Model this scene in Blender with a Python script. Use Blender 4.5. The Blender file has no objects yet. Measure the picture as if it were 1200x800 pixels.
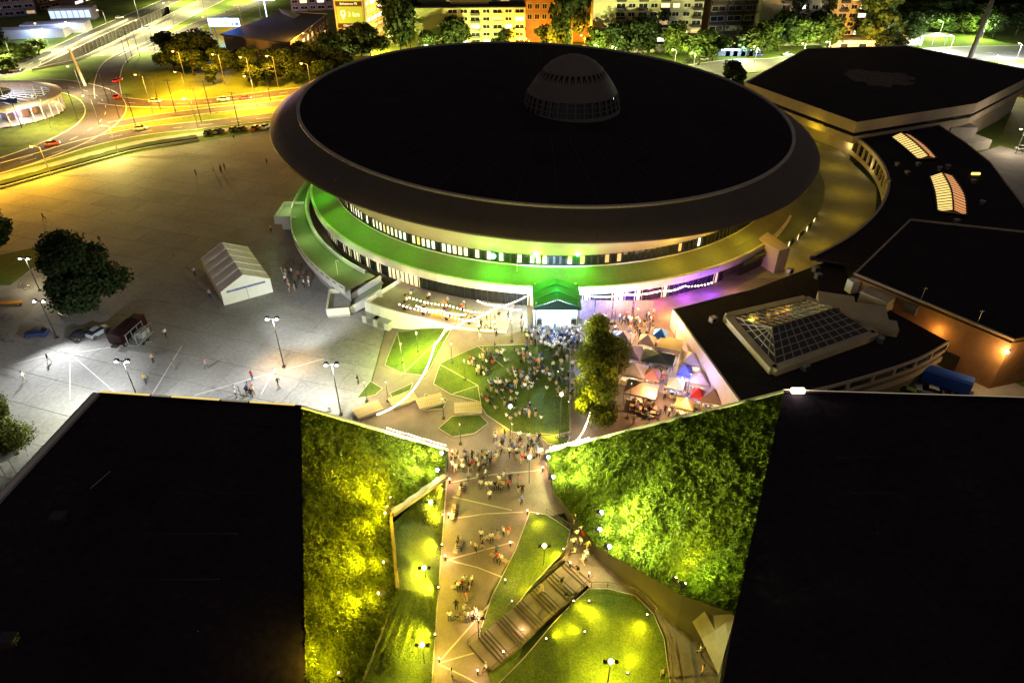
import bpy, bmesh, math, random
import numpy as np
from mathutils import Vector, Matrix
random.seed(7); rng = np.random.default_rng(7)
R = math.radians
sc = bpy.context.scene
col = sc.collection

# ------------------------------------------------------------------ camera, world, moon, exposure
CAM_H, PITCH, FPX = 71.0, R(35), 800.0          # drone 71 m up, 24 mm lens
cd = bpy.data.cameras.new('camera'); cd.lens = 24; cd.sensor_width = 36; cd.clip_start = 1; cd.clip_end = 5000
cam = bpy.data.objects.new('camera', cd); cam.location = (0, 0, CAM_H); cam.rotation_euler = (math.pi/2 - PITCH, 0, 0)
col.objects.link(cam); sc.camera = cam
w = bpy.data.worlds.new('World'); sc.world = w; w.use_nodes = True
nt = w.node_tree; bg = nt.nodes['Background']
sky = nt.nodes.new('ShaderNodeTexSky'); sky.sky_type = 'NISHITA'; sky.sun_disc = False
sky.sun_elevation = R(-4); sky.sun_rotation = R(200)
nt.links.new(sky.outputs[0], bg.inputs[0]); bg.inputs[1].default_value = 0.05
glow = nt.nodes.new('ShaderNodeBackground'); glow.inputs[0].default_value = (1, .82, .78, 1); glow.inputs[1].default_value = .015   # city glow of the night sky
ad = nt.nodes.new('ShaderNodeAddShader'); nt.links.new(bg.outputs[0], ad.inputs[0]); nt.links.new(glow.outputs[0], ad.inputs[1])
nt.links.new(ad.outputs[0], nt.nodes['World Output'].inputs[0])
sl = bpy.data.lights.new('moon', 'SUN'); sl.energy = .005; sl.angle = R(.5); sl.color = (1, .93, .85)
so = bpy.data.objects.new('moon', sl); so.rotation_euler = (R(40), 0, R(30)); col.objects.link(so)
vs = sc.view_settings; vs.view_transform = 'Standard'; vs.look = 'None'; vs.exposure = 1.9; vs.gamma = 1
cy = sc.cycles
cy.use_denoising = True; cy.max_bounces = 5; cy.diffuse_bounces = 2; cy.glossy_bounces = 2; cy.transmission_bounces = 3; cy.transparent_max_bounces = 6
cy.sample_clamp_indirect = 3; cy.caustics_reflective = False; cy.caustics_refractive = False
cy.use_light_tree = True

# ------------------------------------------------------------------ helpers
def at(u, v, z=0.0):
    """surveyed point of the 1200x800 photograph on the level z -> world position"""
    a, b = (u-600)/FPX, (400-v)/FPX
    d = (a, math.cos(PITCH)+b*math.sin(PITCH), -math.sin(PITCH)+b*math.cos(PITCH))
    t = (z-CAM_H)/d[2]
    return Vector((d[0]*t, d[1]*t, z))
def ss(t):
    t = max(0., min(1., t)); return t*t*(3-2*t)
def gh(x, y):                                    # the event ground climbs 3 m to the arena's upper level
    return 3.0*ss((x+24)/14)*ss((y-77)/27) + 1.8*ss((x-.5)/6)*ss((68-y)/14)
def atg(u, v, dz=0.0):                           # point on the event ground
    z = 1.0
    for _ in range(12):
        p = at(u, v, z); z = gh(p.x, p.y)
    return Vector((p.x, p.y, z+dz))
def onplane(u, v, A, B, C):                        # where the surveyed line of sight meets the plane A B C
    n = (B-A).cross(C-A); o = Vector((0, 0, CAM_H)); d = at(u, v, 0)-o
    return o+d*((A-o).dot(n)/d.dot(n))
def spline(pts, n=8, closed=False):
    pts = [Vector(p) for p in pts]; out = []
    m = len(pts)
    for i in range(m if closed else m-1):
        g = (lambda k: pts[k % m]) if closed else (lambda k: pts[max(0, min(m-1, k))])
        p0, p1, p2, p3 = g(i-1), g(i), g(i+1), g(i+2)
        for k in range(n):
            t = k/n
            out.append(.5*((2*p1)+(p2-p0)*t+(2*p0-5*p1+4*p2-p3)*t*t+(3*p1-p0-3*p2+p3)*t**3))
    if not closed: out.append(pts[-1].copy())
    return out

def link(o, parent=None):
    col.objects.link(o)
    if parent is not None: o.parent = parent
    return o
def origin(o):
    v = Vector((0, 0, 0))
    while o is not None: v += o.location; o = o.parent
    return v
def tag(o, label=None, cat=None, group=None, kind=None):
    if label: o['label'] = label
    if cat: o['category'] = cat
    if group: o['group'] = group
    if kind: o['kind'] = kind
    return o
def thing(name, label, cat, loc=(0, 0, 0), rz=0, group=None):
    o = bpy.data.objects.new(name, None); o.empty_display_size = .2
    o.location = loc; o.rotation_euler = (0, 0, rz); link(o)
    return tag(o, label, cat, group)
def copy_tree(o, parent=None):
    c = o.copy(); link(c)
    c.parent = parent
    if o.data and isinstance(o.data, bpy.types.Light): c.data = o.data
    for ch in o.children: copy_tree(ch, c)
    return c

class MB:
    def __init__(s): s.v = []; s.f = []; s.m = []
    def poly(s, pts, mi=0):
        b = len(s.v); s.v += [tuple(p) for p in pts]; s.f.append(tuple(range(b, b+len(pts)))); s.m.append(mi); return s
    def box(s, c, d, rz=0, mi=0, taper=1.0):
        b = len(s.v); cx, cy_, cz = c; ca, sa = math.cos(rz), math.sin(rz)
        for dz in (-.5, .5):
            k = taper if dz > 0 else 1
            for dx, dy in ((-.5, -.5), (.5, -.5), (.5, .5), (-.5, .5)):
                x, y = dx*d[0]*k, dy*d[1]*k
                s.v.append((cx+x*ca-y*sa, cy_+x*sa+y*ca, cz+dz*d[2]))
        for q in ((0, 3, 2, 1), (4, 5, 6, 7), (0, 1, 5, 4), (1, 2, 6, 5), (2, 3, 7, 6), (3, 0, 4, 7)):
            s.f.append(tuple(b+i for i in q)); s.m.append(mi)
        return s
    def bar(s, p, q, wd, ht, mi=0):               # box-section bar between two points
        p, q = Vector(p), Vector(q); d = (q-p).normalized()
        side = d.cross(Vector((0, 0, 1)))
        if side.length < 1e-4: side = Vector((1, 0, 0))
        side.normalize(); up = side.cross(d)
        b = len(s.v)
        for e in (p, q):
            for i, j in ((-1, -1), (1, -1), (1, 1), (-1, 1)): s.v.append(tuple(e+side*(i*wd/2)+up*(j*ht/2)))
        for f in ((0, 1, 2, 3), (7, 6, 5, 4), (0, 4, 5, 1), (1, 5, 6, 2), (2, 6, 7, 3), (3, 7, 4, 0)):
            s.f.append(tuple(b+i for i in f)); s.m.append(mi)
        return s
    def tube(s, p, q, r0, r1=None, n=6, mi=0, cap=True):
        r1 = r0 if r1 is None else r1
        p, q = Vector(p), Vector(q); d = (q-p).normalized()
        a = d.orthogonal().normalized(); c = d.cross(a); b = len(s.v)
        for e, r in ((p, r0), (q, r1)):
            for k in range(n):
                t = 2*math.pi*k/n; s.v.append(tuple(e+a*(r*math.cos(t))+c*(r*math.sin(t))))
        for k in range(n):
            s.f.append((b+k, b+(k+1) % n, b+n+(k+1) % n, b+n+k)); s.m.append(mi)
        if cap:
            s.f.append(tuple(b+k for k in range(n))[::-1]); s.m.append(mi); s.f.append(tuple(b+n+k for k in range(n))); s.m.append(mi)
        return s
    def prism(s, pts, z0, z1, mi=0, mside=None):
        mside = mi if mside is None else mside
        n = len(pts); b = len(s.v)
        s.v += [(p[0], p[1], z0) for p in pts]+[(p[0], p[1], z1) for p in pts]
        s.f.append(tuple(range(b+n, b+2*n))); s.m.append(mi); s.f.append(tuple(range(b, b+n))[::-1]); s.m.append(mside)
        for k in range(n): s.f.append((b+k, b+(k+1) % n, b+n+(k+1) % n, b+n+k)); s.m.append(mside)
        return s
    def grid(s, rows, mi=0, closed=False):         # rows of points
        b = len(s.v); n = len(rows[0])
        for r in rows: s.v += [tuple(p) for p in r]
        for i in range(len(rows)-1):
            for k in range(n if closed else n-1):
                k2 = (k+1) % n
                s.f.append((b+i*n+k, b+i*n+k2, b+(i+1)*n+k2, b+(i+1)*n+k)); s.m.append(mi)
        return s
    def ball(s, c, r, n=6, m=4, mi=0, sq=1.0):
        rows = []
        for i in range(m+1):
            ph = math.pi*i/m
            rows.append([(c[0]+r*math.sin(ph)*math.cos(2*math.pi*k/n), c[1]+r*math.sin(ph)*math.sin(2*math.pi*k/n), c[2]+sq*r*math.cos(ph)) for k in range(n)])
        return s.grid(rows, mi, True)
    def mesh(s, name, mats, off=(0, 0, 0), smooth=False):
        me = bpy.data.meshes.new(name)
        o = Vector(off)
        me.from_pydata([(x-o.x, y-o.y, z-o.z) for x, y, z in s.v], [], s.f)
        for mt in (mats if isinstance(mats, (list, tuple)) else [mats]): me.materials.append(mt)
        me.polygons.foreach_set('material_index', s.m)
        if smooth: me.polygons.foreach_set('use_smooth', [True]*len(s.f))
        me.update()
        return me
    def build(s, name, mats, parent=None, world=True, smooth=False):
        me = s.mesh(name, mats, origin(parent) if (parent is not None and world) else (0, 0, 0), smooth)
        return link(bpy.data.objects.new(name, me), parent)

def piece(name, me, parent, loc=(0, 0, 0), rz=0, scale=None, rot=None):
    o = bpy.data.objects.new(name, me); o.location = loc; o.rotation_euler = rot or (0, 0, rz)
    if scale: o.scale = scale
    return link(o, parent)

# ------------------------------------------------------------------ materials
MATS = {}
def mat(name, c, rough=.75, var=.18, scale=.6, bump=0., metal=0., spec=.3, c2=None, fine=0., emis=0., alpha=None, trans=0.):
    if name in MATS: return MATS[name]
    m = bpy.data.materials.new(name); m.use_nodes = True; n = m.node_tree; N = n.nodes; L = n.links
    b = N['Principled BSDF']; b.inputs['Roughness'].default_value = rough; b.inputs['Metallic'].default_value = metal
    b.inputs['Specular IOR Level'].default_value = spec
    c4 = (*c, 1)
    if var > 0 or c2:
        tc = N.new('ShaderNodeTexCoord')
        nz = N.new('ShaderNodeTexNoise'); nz.inputs['Scale'].default_value = scale; nz.inputs['Detail'].default_value = 8; nz.inputs['Roughness'].default_value = .65
        L.new(tc.outputs['Object'], nz.inputs['Vector'])
        rp = N.new('ShaderNodeValToRGB'); rp.color_ramp.elements[0].position = .32; rp.color_ramp.elements[1].position = .68
        lo = c2 if c2 else tuple(x*(1-var) for x in c); hi = c if c2 else tuple(min(1, x*(1+var)) for x in c)
        rp.color_ramp.elements[0].color = (*lo, 1); rp.color_ramp.elements[1].color = (*hi, 1)
        L.new(nz.outputs['Fac'], rp.inputs['Fac']); out = rp.outputs['Color']
        if fine > 0:
            nf = N.new('ShaderNodeTexNoise'); nf.inputs['Scale'].default_value = scale*14; nf.inputs['Detail'].default_value = 4
            L.new(tc.outputs['Object'], nf.inputs['Vector'])
            mr = N.new('ShaderNodeMapRange'); mr.inputs[1].default_value = .3; mr.inputs[2].default_value = .7; mr.inputs[3].default_value = 1-fine; mr.inputs[4].default_value = 1+fine
            L.new(nf.outputs['Fac'], mr.inputs[0])
            mx = N.new('ShaderNodeVectorMath'); mx.operation = 'SCALE'; L.new(out, mx.inputs[0]); L.new(mr.outputs[0], mx.inputs['Scale']); out = mx.outputs[0]
        L.new(out, b.inputs['Base Color'])
        if bump:
            bp = N.new('ShaderNodeBump'); bp.inputs['Strength'].default_value = bump; bp.inputs['Distance'].default_value = .08
            nb = N.new('ShaderNodeTexNoise'); nb.inputs['Scale'].default_value = scale*10; nb.inputs['Detail'].default_value = 5
            L.new(tc.outputs['Object'], nb.inputs['Vector']); L.new(nb.outputs['Fac'], bp.inputs['Height']); L.new(bp.outputs[0], b.inputs['Normal'])
    else: b.inputs['Base Color'].default_value = c4
    if emis:
        b.inputs['Emission Color'].default_value = c4; b.inputs['Emission Strength'].default_value = emis
    if trans: b.inputs['Transmission Weight'].default_value = trans
    if alpha is not None: b.inputs['Alpha'].default_value = alpha
    MATS[name] = m; return m
def emit(name, c, s, sample=False):
    if name in MATS: return MATS[name]
    m = bpy.data.materials.new(name); m.use_nodes = True; N = m.node_tree.nodes
    b = N['Principled BSDF']; b.inputs['Base Color'].default_value = (*c, 1)
    b.inputs['Emission Color'].default_value = (*c, 1); b.inputs['Emission Strength'].default_value = s
    if not sample: m.cycles.emission_sampling = 'NONE'
    MATS[name] = m; return m

asphalt = mat('asphalt', (.085, .08, .078), .85, .25, .15, .2, fine=.2)
concrete = mat('concrete', (.33, .315, .295), .8, .18, .25, .15, fine=.12)
pale_con = mat('pale_concrete', (.55, .53, .48), .7, .12, .4, .1, fine=.06)
paving = mat('paving', (.27, .255, .235), .75, .16, .12, .15, fine=.15)
paving2 = mat('paving_worn', (.25, .24, .225), .78, .2, .1, .15, fine=.17)
joint = mat('joint', (.06, .058, .055), .9, .1)
path_con = mat('path_concrete', (.20, .155, .12), .75, .2, .3, .15, fine=.12)
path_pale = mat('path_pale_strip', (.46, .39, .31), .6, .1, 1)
grass = mat('grass', (.10, .135, .010), .9, .3, .35, .6, c2=(.045, .075, .012), fine=.35)
grass2 = mat('grass_dry', (.14, .20, .025), .9, .3, .12, .5, c2=(.08, .125, .015), fine=.3)
soil = mat('soil', (.06, .08, .008), .95, .3, 1)
bitumen = mat('bitumen', (.022, .017, .021), .9, .3, .12, .2, fine=.3, spec=.12)
bitumen2 = mat('bitumen_mck', (.03, .022, .033), .95, .3, .1, .1, fine=.3, spec=.08)
rimclad = mat('rim_cladding', (.115, .09, .075), .55, .1, .15, .1, fine=.06, spec=.4)
rimclad_edge = mat('rim_edge', (.5, .45, .4), .5, .1)
cream = mat('cream_wall', (.42, .37, .29), .65, .1, .3, fine=.05)
terrace_m = mat('terrace_membrane', (.17, .19, .10), .8, .15, .2, .1, fine=.1)
white_p = mat('white_paint', (.78, .77, .74), .5, .06, .5)
dark_metal = mat('dark_metal', (.05, .05, .05), .45, .1, 1, metal=.6)
grey_metal = mat('grey_metal', (.35, .35, .35), .4, .1, 1, metal=.7)
rail_m = mat('rail_brown', (.12, .09, .06), .5, .1, 1)
brick = mat('brick_render', (.32, .17, .07), .85, .2, .3, .2, fine=.12)
tan_wall = mat('tan_wall', (.50, .42, .33), .8, .12, .25, .1, fine=.08)
glass_d = mat('glass_dark', (.02, .022, .025), .08, 0, spec=.6)
glass_sky = mat('glass_skylight', (.03, .03, .032), .12, 0, spec=.6)
lit_win = emit('lit_window', (1, .78, .38), .5)
lit_win2 = emit('lit_window_white', (1, .92, .70), .6)
lit_dim = emit('lit_window_dim', (1, .65, .28), .14)
bulb_m = emit('bulb_warm', (1, .78, .48), 8)
lampw = emit('lamp_white', (.93, .96, 1), 9)
lampo = emit('lamp_sodium', (1, .5, .08), 5)
lampy = emit('lamp_warm', (1, .8, .35), 4)
lampg = emit('lamp_green', (.04, 1, .15), 9)
ivory_light = emit('added_glow_strip', (1, .85, .5), 3)

LIGHTS = {}
def light(parent, loc, c, power, kind='POINT', rad=.15, aim=None, angle=90, blend=.6, world=True, name='light'):
    d = bpy.data.lights.new(name, kind); d.energy = power; d.color = c; d.shadow_soft_size = rad
    o = bpy.data.objects.new(name, d); L = Vector(loc)
    o.location = (L-origin(parent)) if (parent is not None and world) else L
    if kind == 'SPOT':
        d.spot_size = R(angle); d.spot_blend = blend
        o.rotation_euler = (Vector(aim)-L).to_track_quat('-Z', 'Y').to_euler()
    link(o, parent); return o
SOD = (1, .42, .03); WRM = (1, .74, .40); YEL = (1, .80, .22); WHT = (.90, .95, 1.0); GRN = (.12, 1, .02)

def drape(name, pts, m, dz, parent=None, h=1.2, kind=None):
    """sheet lying dz above the event ground"""
    bm = bmesh.new()
    f = bm.faces.new([bm.verts.new((p[0], p[1], 0)) for p in pts])
    if f.normal.z < 0: bmesh.ops.reverse_faces(bm, faces=[f])
    xs = [p[0] for p in pts]; ys = [p[1] for p in pts]
    for ax, lo, hi in ((0, min(xs), max(xs)), (1, min(ys), max(ys))):
        k = math.floor(lo/h)*h+h
        while k < hi:
            co = Vector((k, 0, 0)) if ax == 0 else Vector((0, k, 0)); no = Vector((1, 0, 0)) if ax == 0 else Vector((0, 1, 0))
            bmesh.ops.bisect_plane(bm, geom=bm.verts[:]+bm.edges[:]+bm.faces[:], plane_co=co, plane_no=no); k += h
    bmesh.ops.triangulate(bm, faces=bm.faces[:])
    for v in bm.verts: v.co.z = gh(v.co.x, v.co.y)+dz
    me = bpy.data.meshes.new(name); bm.to_mesh(me); bm.free(); me.materials.append(m)
    o = link(bpy.data.objects.new(name, me), parent)
    if kind: o['kind'] = kind
    return o
def ribbon(pts, width, z, n=8):
    """left and right edges of a band along a smoothed centre line"""
    s = spline([(p[0], p[1], 0) for p in pts], n); Lf, Rt = [], []
    for i, p in enumerate(s):
        d = (s[min(i+1, len(s)-1)]-s[max(i-1, 0)]).normalized(); nn = Vector((-d.y, d.x, 0))
        Lf.append(p+nn*width/2+Vector((0, 0, z))); Rt.append(p-nn*width/2+Vector((0, 0, z)))
    return Lf, Rt, s
# ------------------------------------------------------------------ ground with the sunken road
def clip(sub, cell):
    out = [tuple(p[:2]) for p in sub]
    n = len(cell)
    for i in range(n):
        a, b = cell[i], cell[(i+1) % n]; inp = out; out = []
        def side(p): return (b[0]-a[0])*(p[1]-a[1])-(b[1]-a[1])*(p[0]-a[0])
        for k in range(len(inp)):
            p, q = inp[k-1], inp[k]; sp, sq = side(p), side(q)
            if sp >= 0 and sq >= 0: out.append(q)
            elif sp >= 0 > sq or sp < 0 <= sq:
                t = sp/(sp-sq); x = (p[0]+(q[0]-p[0])*t, p[1]+(q[1]-p[1])*t)
                out.append(x)
                if sq >= 0: out.append(q)
        if len(out) < 3: return []
    return out
TR = [at(*p) for p in ((37, 83), (85, 73), (145, 48), (205, 18), (196, 6), (150, 24), (100, 46), (48, 75))]
bm = bmesh.new()
def loop(pts):
    vs_ = [bm.verts.new((p[0], p[1], -.12)) for p in pts]
    return [bm.edges.new((vs_[i], vs_[(i+1) % len(vs_)])) for i in range(len(vs_))]
E_ = loop([(-1800, -300), (1800, -300), (1800, 2600), (-1800, 2600)])+loop(TR)
bmesh.ops.triangle_fill(bm, use_beauty=True, use_dissolve=False, edges=E_)
for f in bm.faces:
    if f.normal.z < 0: f.normal_flip()
me = bpy.data.meshes.new('ground'); bm.to_mesh(me); bm.free(); me.materials.append(grass2)
ground = tag(link(bpy.data.objects.new('ground', me)), kind='structure')
tr = MB(); tr.poly([(p.x, p.y, -6) for p in TR], 0)
for i in range(len(TR)):
    a, b = TR[i], TR[(i+1) % len(TR)]; tr.poly([(a.x, a.y, -6), (b.x, b.y, -6), (b.x, b.y, -.12), (a.x, a.y, -.12)], 1)
cut = tag(tr.build('road_cutting', [asphalt, concrete]), kind='structure')
rib = MB().box((0, 0, 0), (.7, .5, 5.6)).mesh('rib', pale_con)
for i in range(24):
    t = .3+.68*i/23; seg = [TR[7], TR[6], TR[5], TR[4]]; s_ = t*3; k = min(2, int(s_)); p = seg[k].lerp(seg[k+1], s_-k)
    d = (seg[k+1]-seg[k]).normalized(); q = p+Vector((d.y, -d.x, 0))*.3
    piece('rib', rib, cut, (q.x, q.y, -3.1), math.atan2(d.y, d.x))
wl = MB()
for i in range(3): wl.bar(TR[i]+Vector((0, 0, .3)), TR[i+1]+Vector((0, 0, .3)), .5, .9)
for i in range(5, 7): wl.bar(TR[i]+Vector((0, 0, .3)), TR[i+1]+Vector((0, 0, .3)), .5, .9)
wl.build('parapet', concrete, cut)

# plaza of large slabs
hedge_px = [(-70, 241), (0, 223), (60, 206), (110, 192), (165, 178), (232, 167)]
PLZ = [at(*p) for p in hedge_px]+[at(330, 150), Vector((-50, 225, 0)), Vector((-38, 190, 0)), Vector((-38, 128, 0)), Vector((-23.6, 118, 0)), Vector((-23.6, 70, 0)), Vector((-40, 60, 0)), Vector((-175, 60, 0))]
base = MB().poly([(p.x, p.y, -.06) for p in PLZ]).build('plaza', joint); tag(base, kind='structure')
d0 = (at(337, 233)-at(125, 202)).normalized(); d1 = Vector((-d0.y, d0.x, 0)); o0 = at(200, 300)
SW, SH, G = 13.0, 6.5, .04
for i in range(-12, 12):
    for j in range(-12, 18):
        offx = .5*SW*(j % 2)
        c = o0+d0*(i*SW+offx)+d1*(j*SH)
        cell = [c-d0*(SW/2-G)-d1*(SH/2-G), c+d0*(SW/2-G)-d1*(SH/2-G), c+d0*(SW/2-G)+d1*(SH/2-G), c-d0*(SW/2-G)+d1*(SH/2-G)]
        pl = clip(PLZ, cell)
        if len(pl) < 3: continue
        z = random.uniform(-.008, .008)
        MB().prism(pl, -.055, z).build('slab', random.choice((paving, paving, paving2)), base)
def strip_on(pxs, wd, z, name, m, parent):
    P_ = [at(*p) for p in pxs]; mb = MB()
    for a, b in zip(P_, P_[1:]): mb.bar(a+Vector((0, 0, z)), b+Vector((0, 0, z)), wd, .02)
    return mb.build(name, m, parent)
line_m = mat('paving_line', (.62, .6, .56), .7, .1, 1)
for ln in (((82, 414), (82, 468)), ((82, 414), (140, 464)), ((213, 405), (176, 466)), ((228, 463), (322, 436)), ((322, 432), (306, 462)), ((82, 414), (178, 400)), ((20, 426), (82, 408)), ((335, 433), (380, 420))):
    strip_on(ln, .16, .014, 'paving_line', line_m, base)

# roads and pavements on the far side of the plaza
def road(name, px, width, z=-.06, m=asphalt, edge=True, n=8, dash=False, solid=True):
    Lf, Rt, s = ribbon([at(*p) for p in px], width, z, n)
    o = tag(MB().grid([Lf, Rt]).build(name, m), kind='structure')
    if edge:
        for E2 in (Lf, Rt):
            k = MB()
            for a, b in zip(E2, E2[1:]): k.bar(a+Vector((0, 0, .06)), b+Vector((0, 0, .06)), .3, .16)
            k.build('kerb', pale_con, o)
    if dash:
        k = MB(); up = Vector((0, 0, z+.006)); acc = 0
        for a, b in zip(s, s[1:]):
            d = (b-a); Ln = d.length; d.normalize(); t = 0
            while t < Ln:
                if (acc+t) % 9 < 3.5: k.bar(a+d*t+up, a+d*min(t+1.2, Ln)+up, .18, .008)
                t += 1.2
            acc += Ln
        if k.v: k.build('lane_marking', white_p, o)
    return o
road('main_road', [(-60, 213), (0, 197), (50, 183), (100, 168), (160, 155), (240, 146), (330, 136), (420, 128)], 8.5, -.075, dash=True)
road('pavement', [(-60, 223), (0, 208), (55, 195), (110, 180), (170, 166), (235, 157), (320, 146)], 4.6, -.03, concrete, False)
road('ring_road', [(-60, 209), (0, 194), (45, 179), (88, 161), (116, 143), (124, 126), (112, 111), (82, 102), (42, 98), (-20, 104)], 13, -.07, dash=True)
road('slip_road', [(127, 114), (126, 92), (138, 70), (178, 52), (235, 36)], 9, -.079, edge=True)
road('side_road', [(126, 117), (165, 121), (230, 120), (320, 110), (420, 98)], 9, -.083, dash=True)
road('middle_road', [(128, 147), (180, 138), (250, 129), (340, 120), (420, 112)], 7, -.086)
road('far_highway', [(-60, 99), (0, 88), (50, 68), (105, 42), (160, 18), (230, -10), (330, -40)], 12, -.09, dash=True)
road('near_highway', [(118, 66), (150, 50), (185, 32), (222, 13), (262, -6), (330, -35)], 16, -.094, mat('worn_concrete_road', (.22, .21, .19), .7, .2, .05, fine=.1), dash=True)
road('service_road', [(170, 62), (230, 30), (300, 5), (380, -20)], 9, -.098, dash=False)
road('station_road', [(1010, 70), (1080, 66), (1150, 62), (1260, 60)], 26, -.085, mat('grey_road', (.16, .155, .15), .8, .2, .05), dash=True)
road('cross_road', [(1030, 100), (1120, 92), (1180, 84), (1280, 78)], 16, -.09, mat('grey_road', (.16, .155, .15)), dash=True)
road('car_park', [(780, 92), (860, 78), (930, 74), (1000, 60)], 22, -.088, mat('car_park', (.15, .145, .14), .8, .2, .05), dash=False)
road('rear_yard', [(1130, 185), (1180, 200), (1230, 215), (1300, 230)], 40, -.08, concrete, False)

# hedge and its low wall along the plaza
hd = thing('clipped_hedge', 'long dark clipped hedge with low concrete wall along plaza edge', 'hedge', at(110, 188))
Lf, Rt, s = ribbon([at(u, v-4.5) for u, v in hedge_px], 3.0, 0)
mb = MB(); n = len(Lf)
rows = []
for off, z in ((0, 0), (0, .9), (1, .9), (1, 0)):
    rows.append([((Rt if off == 0 else Lf)[i]+Vector((random.uniform(-.1, .1), random.uniform(-.1, .1), z+random.uniform(-.1, .1)))) for i in range(n)])
mb.grid(rows).build('hedge_body', mat('hedge', (.03, .045, .012), .9, .3, 2, .8, fine=.5), hd)
w2 = MB()
for a, b in zip(Rt, Rt[1:]):
    o = (a-Lf[Rt.index(a)]).normalized()*.5
    w2.bar(a+o+Vector((0, 0, .25)), b+o+Vector((0, 0, .25)), .5, .6)
w2.build('wall', concrete, hd)

# ------------------------------------------------------------------ the event ground between arena and congress hall
t = MB(); xs = np.arange(-23.4, 62, 1.2); ys = np.arange(70, 120, 1.2)
t.grid([[(x, y, gh(x, y)+.004) for x in xs] for y in ys])
ev = tag(t.build('event_ground', path_con, smooth=True), kind='structure')

# ------------------------------------------------------------------ arena
AC = Vector((9.5, 166, 0))                         # podium axis
SC = Vector((7.8, 165.6, 21.0)); SN = Vector((.044, -.028, 1)).normalized()
e1 = Vector((0, 1, 0)).cross(SN).normalized(); e2 = SN.cross(e1)
def sp(r, th, h): return SC+e1*(r*math.cos(th))+e2*(r*math.sin(th))+SN*h
def pp(r, deg, z): return Vector((AC.x+r*math.cos(R(deg)), AC.y+r*math.sin(R(deg)), z))
def ring(prof, n=160):
    return [[sp(r, 2*math.pi*k/n, h) for k in range(n)] for r, h in prof]
def arc(prof, a0, a1, step=2.0):
    n = max(2, int(abs(a1-a0)/step)+1)
    return [[pp(r, a0+(a1-a0)*k/(n-1), z) for k in range(n)] for r, z in prof]
arena = thing('saucer_arena', 'huge saucer shaped arena with black domed roof and green lit terraces', 'arena', AC)
roof = MB().grid(ring([(56.2, 3.4), (50, 3.9), (40, 4.5), (28, 5.0), (14, 5.3), (.5, 5.4)]), 0, True).build('roof', bitumen, arena, smooth=True)
for k in range(48):                                  # standing seams of the roof felt
    th = 2*math.pi*k/48
    m_ = MB(); prof = [(55.8, 3.44), (50, 3.94), (40, 4.54), (28, 5.04)]
    for (r0, h0), (r1, h1) in zip(prof, prof[1:]): m_.bar(sp(r0, th, h0), sp(r1, th, h1), .12, .1)
    m_.build('roof_seam', mat('seam_felt', (.05, .04, .045), .8, .3, .5), roof)
MB().grid(ring([(56.3, 3.2), (56.3, 3.75), (57.0, 3.75), (57.0, 3.2)]), 0, True).build('roof_edge_trim', rimclad_edge, arena, smooth=False)
NP = 60
for k in range(NP):                                  # cladding panels of the sloping rim
    a0, a1 = 2*math.pi*k/NP, 2*math.pi*(k+1)/NP-.0006
    rows = []
    for r, h in ((57.0, 3.35), (60.5, 1.75), (63.0, .35), (63.15, 0), (62.6, -.35)):
        rows.append([sp(r, a0+(a1-a0)*q/4, h) for q in range(5)])
    MB().grid(rows).build('rim_panel', rimclad, arena, smooth=True)
def sauc_to(r, z, th): return Vector((AC.x+r*math.cos(th), AC.y+r*math.sin(th), z))
n = 160; rows = [[sp(62.5, 2*math.pi*k/n, -.4) for k in range(n)], [sp(60.8, 2*math.pi*k/n, -.7) for k in range(n)],
    [sauc_to(54.6, 13.2, 2*math.pi*k/n+e1.y) for k in range(n)], [sauc_to(53.2, 11.6, 2*math.pi*k/n) for k in range(n)], [sauc_to(53.0, 11.3, 2*math.pi*k/n) for k in range(n)]]
MB().grid(rows, 0, True).build('underside', cream, arena, smooth=True)
MB().grid([[sauc_to(53.35, z, 2*math.pi*k/n) for k in range(n)] for z in (9.0, 9.35)], 0, True).build('gallery_sill', pale_con, arena)
MB().grid([[sauc_to(52.6, z, 2*math.pi*k/n) for k in range(n)] for z in (9.0, 11.4)], 0, True).build('gallery_wall', mat('gallery_dark', (.05, .05, .045), .5, .1), arena)
pane = MB().box((0, 0, 0), (.09, .72, 1.6)).mesh('gallery_pane', [lit_win2])
frame_me = MB().box((0, 0, 0), (.25, .16, 2.05)).mesh('mullion', [dark_metal])
for k in range(150):
    a = -180+k*180/150*1.06-4
    lit = (random.random() < (.86 if a < -106 else .2 if a < -90 else .04)) and k % 6 != 5
    o = piece('gallery_pane', pane, arena, pp(52.95, a, 10.35)-AC, R(a))
    o.material_slots[0].link = 'OBJECT'
    o.material_slots[0].material = (random.choice((lit_win2, emit('pane_greenish', (.8, 1, .7), .4), emit('pane_soft', (1, .88, .6), .28))) if lit else random.choice((glass_d, glass_d, glass_d, lit_dim) if a < -60 else (glass_d,)))
    piece('mullion', frame_me, arena, pp(53.1, a-.63, 10.4)-AC, R(a))
# upper terrace ring
terr = MB().grid(arc([(58.3, 7.75), (57.6, 7.8), (53.3, 9.05)], -200, -28)).build('terrace', terrace_m, arena, smooth=True)
NF = 44
for k in range(NF):
    a0 = -200+172*k/NF; a1 = -200+172*(k+1)/NF-.04
    MB().grid(arc([(58.2, 7.76), (58.65, 7.82), (58.75, 7.7), (58.6, 6.15), (58.0, 6.1)], a0, a1, 1.2)).build('fascia_panel', pale_con, arena)
MB().grid(arc([(56.6, .1), (56.6, 6.5)], -200, -40)).build('lobby_back_wall', mat('lobby', (.16, .14, .11), .7, .2, .8, .0), arena)
lp = MB().box((0, 0, 0), (.06, 1.55, 3.0)).mesh('lobby_pane', [glass_d])
lm = MB().box((0, 0, 0), (.22, .14, 3.15)).mesh('lobby_mullion', [dark_metal])
lobby_lit = emit('lobby_lit', (1, .84, .55), .16)
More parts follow.
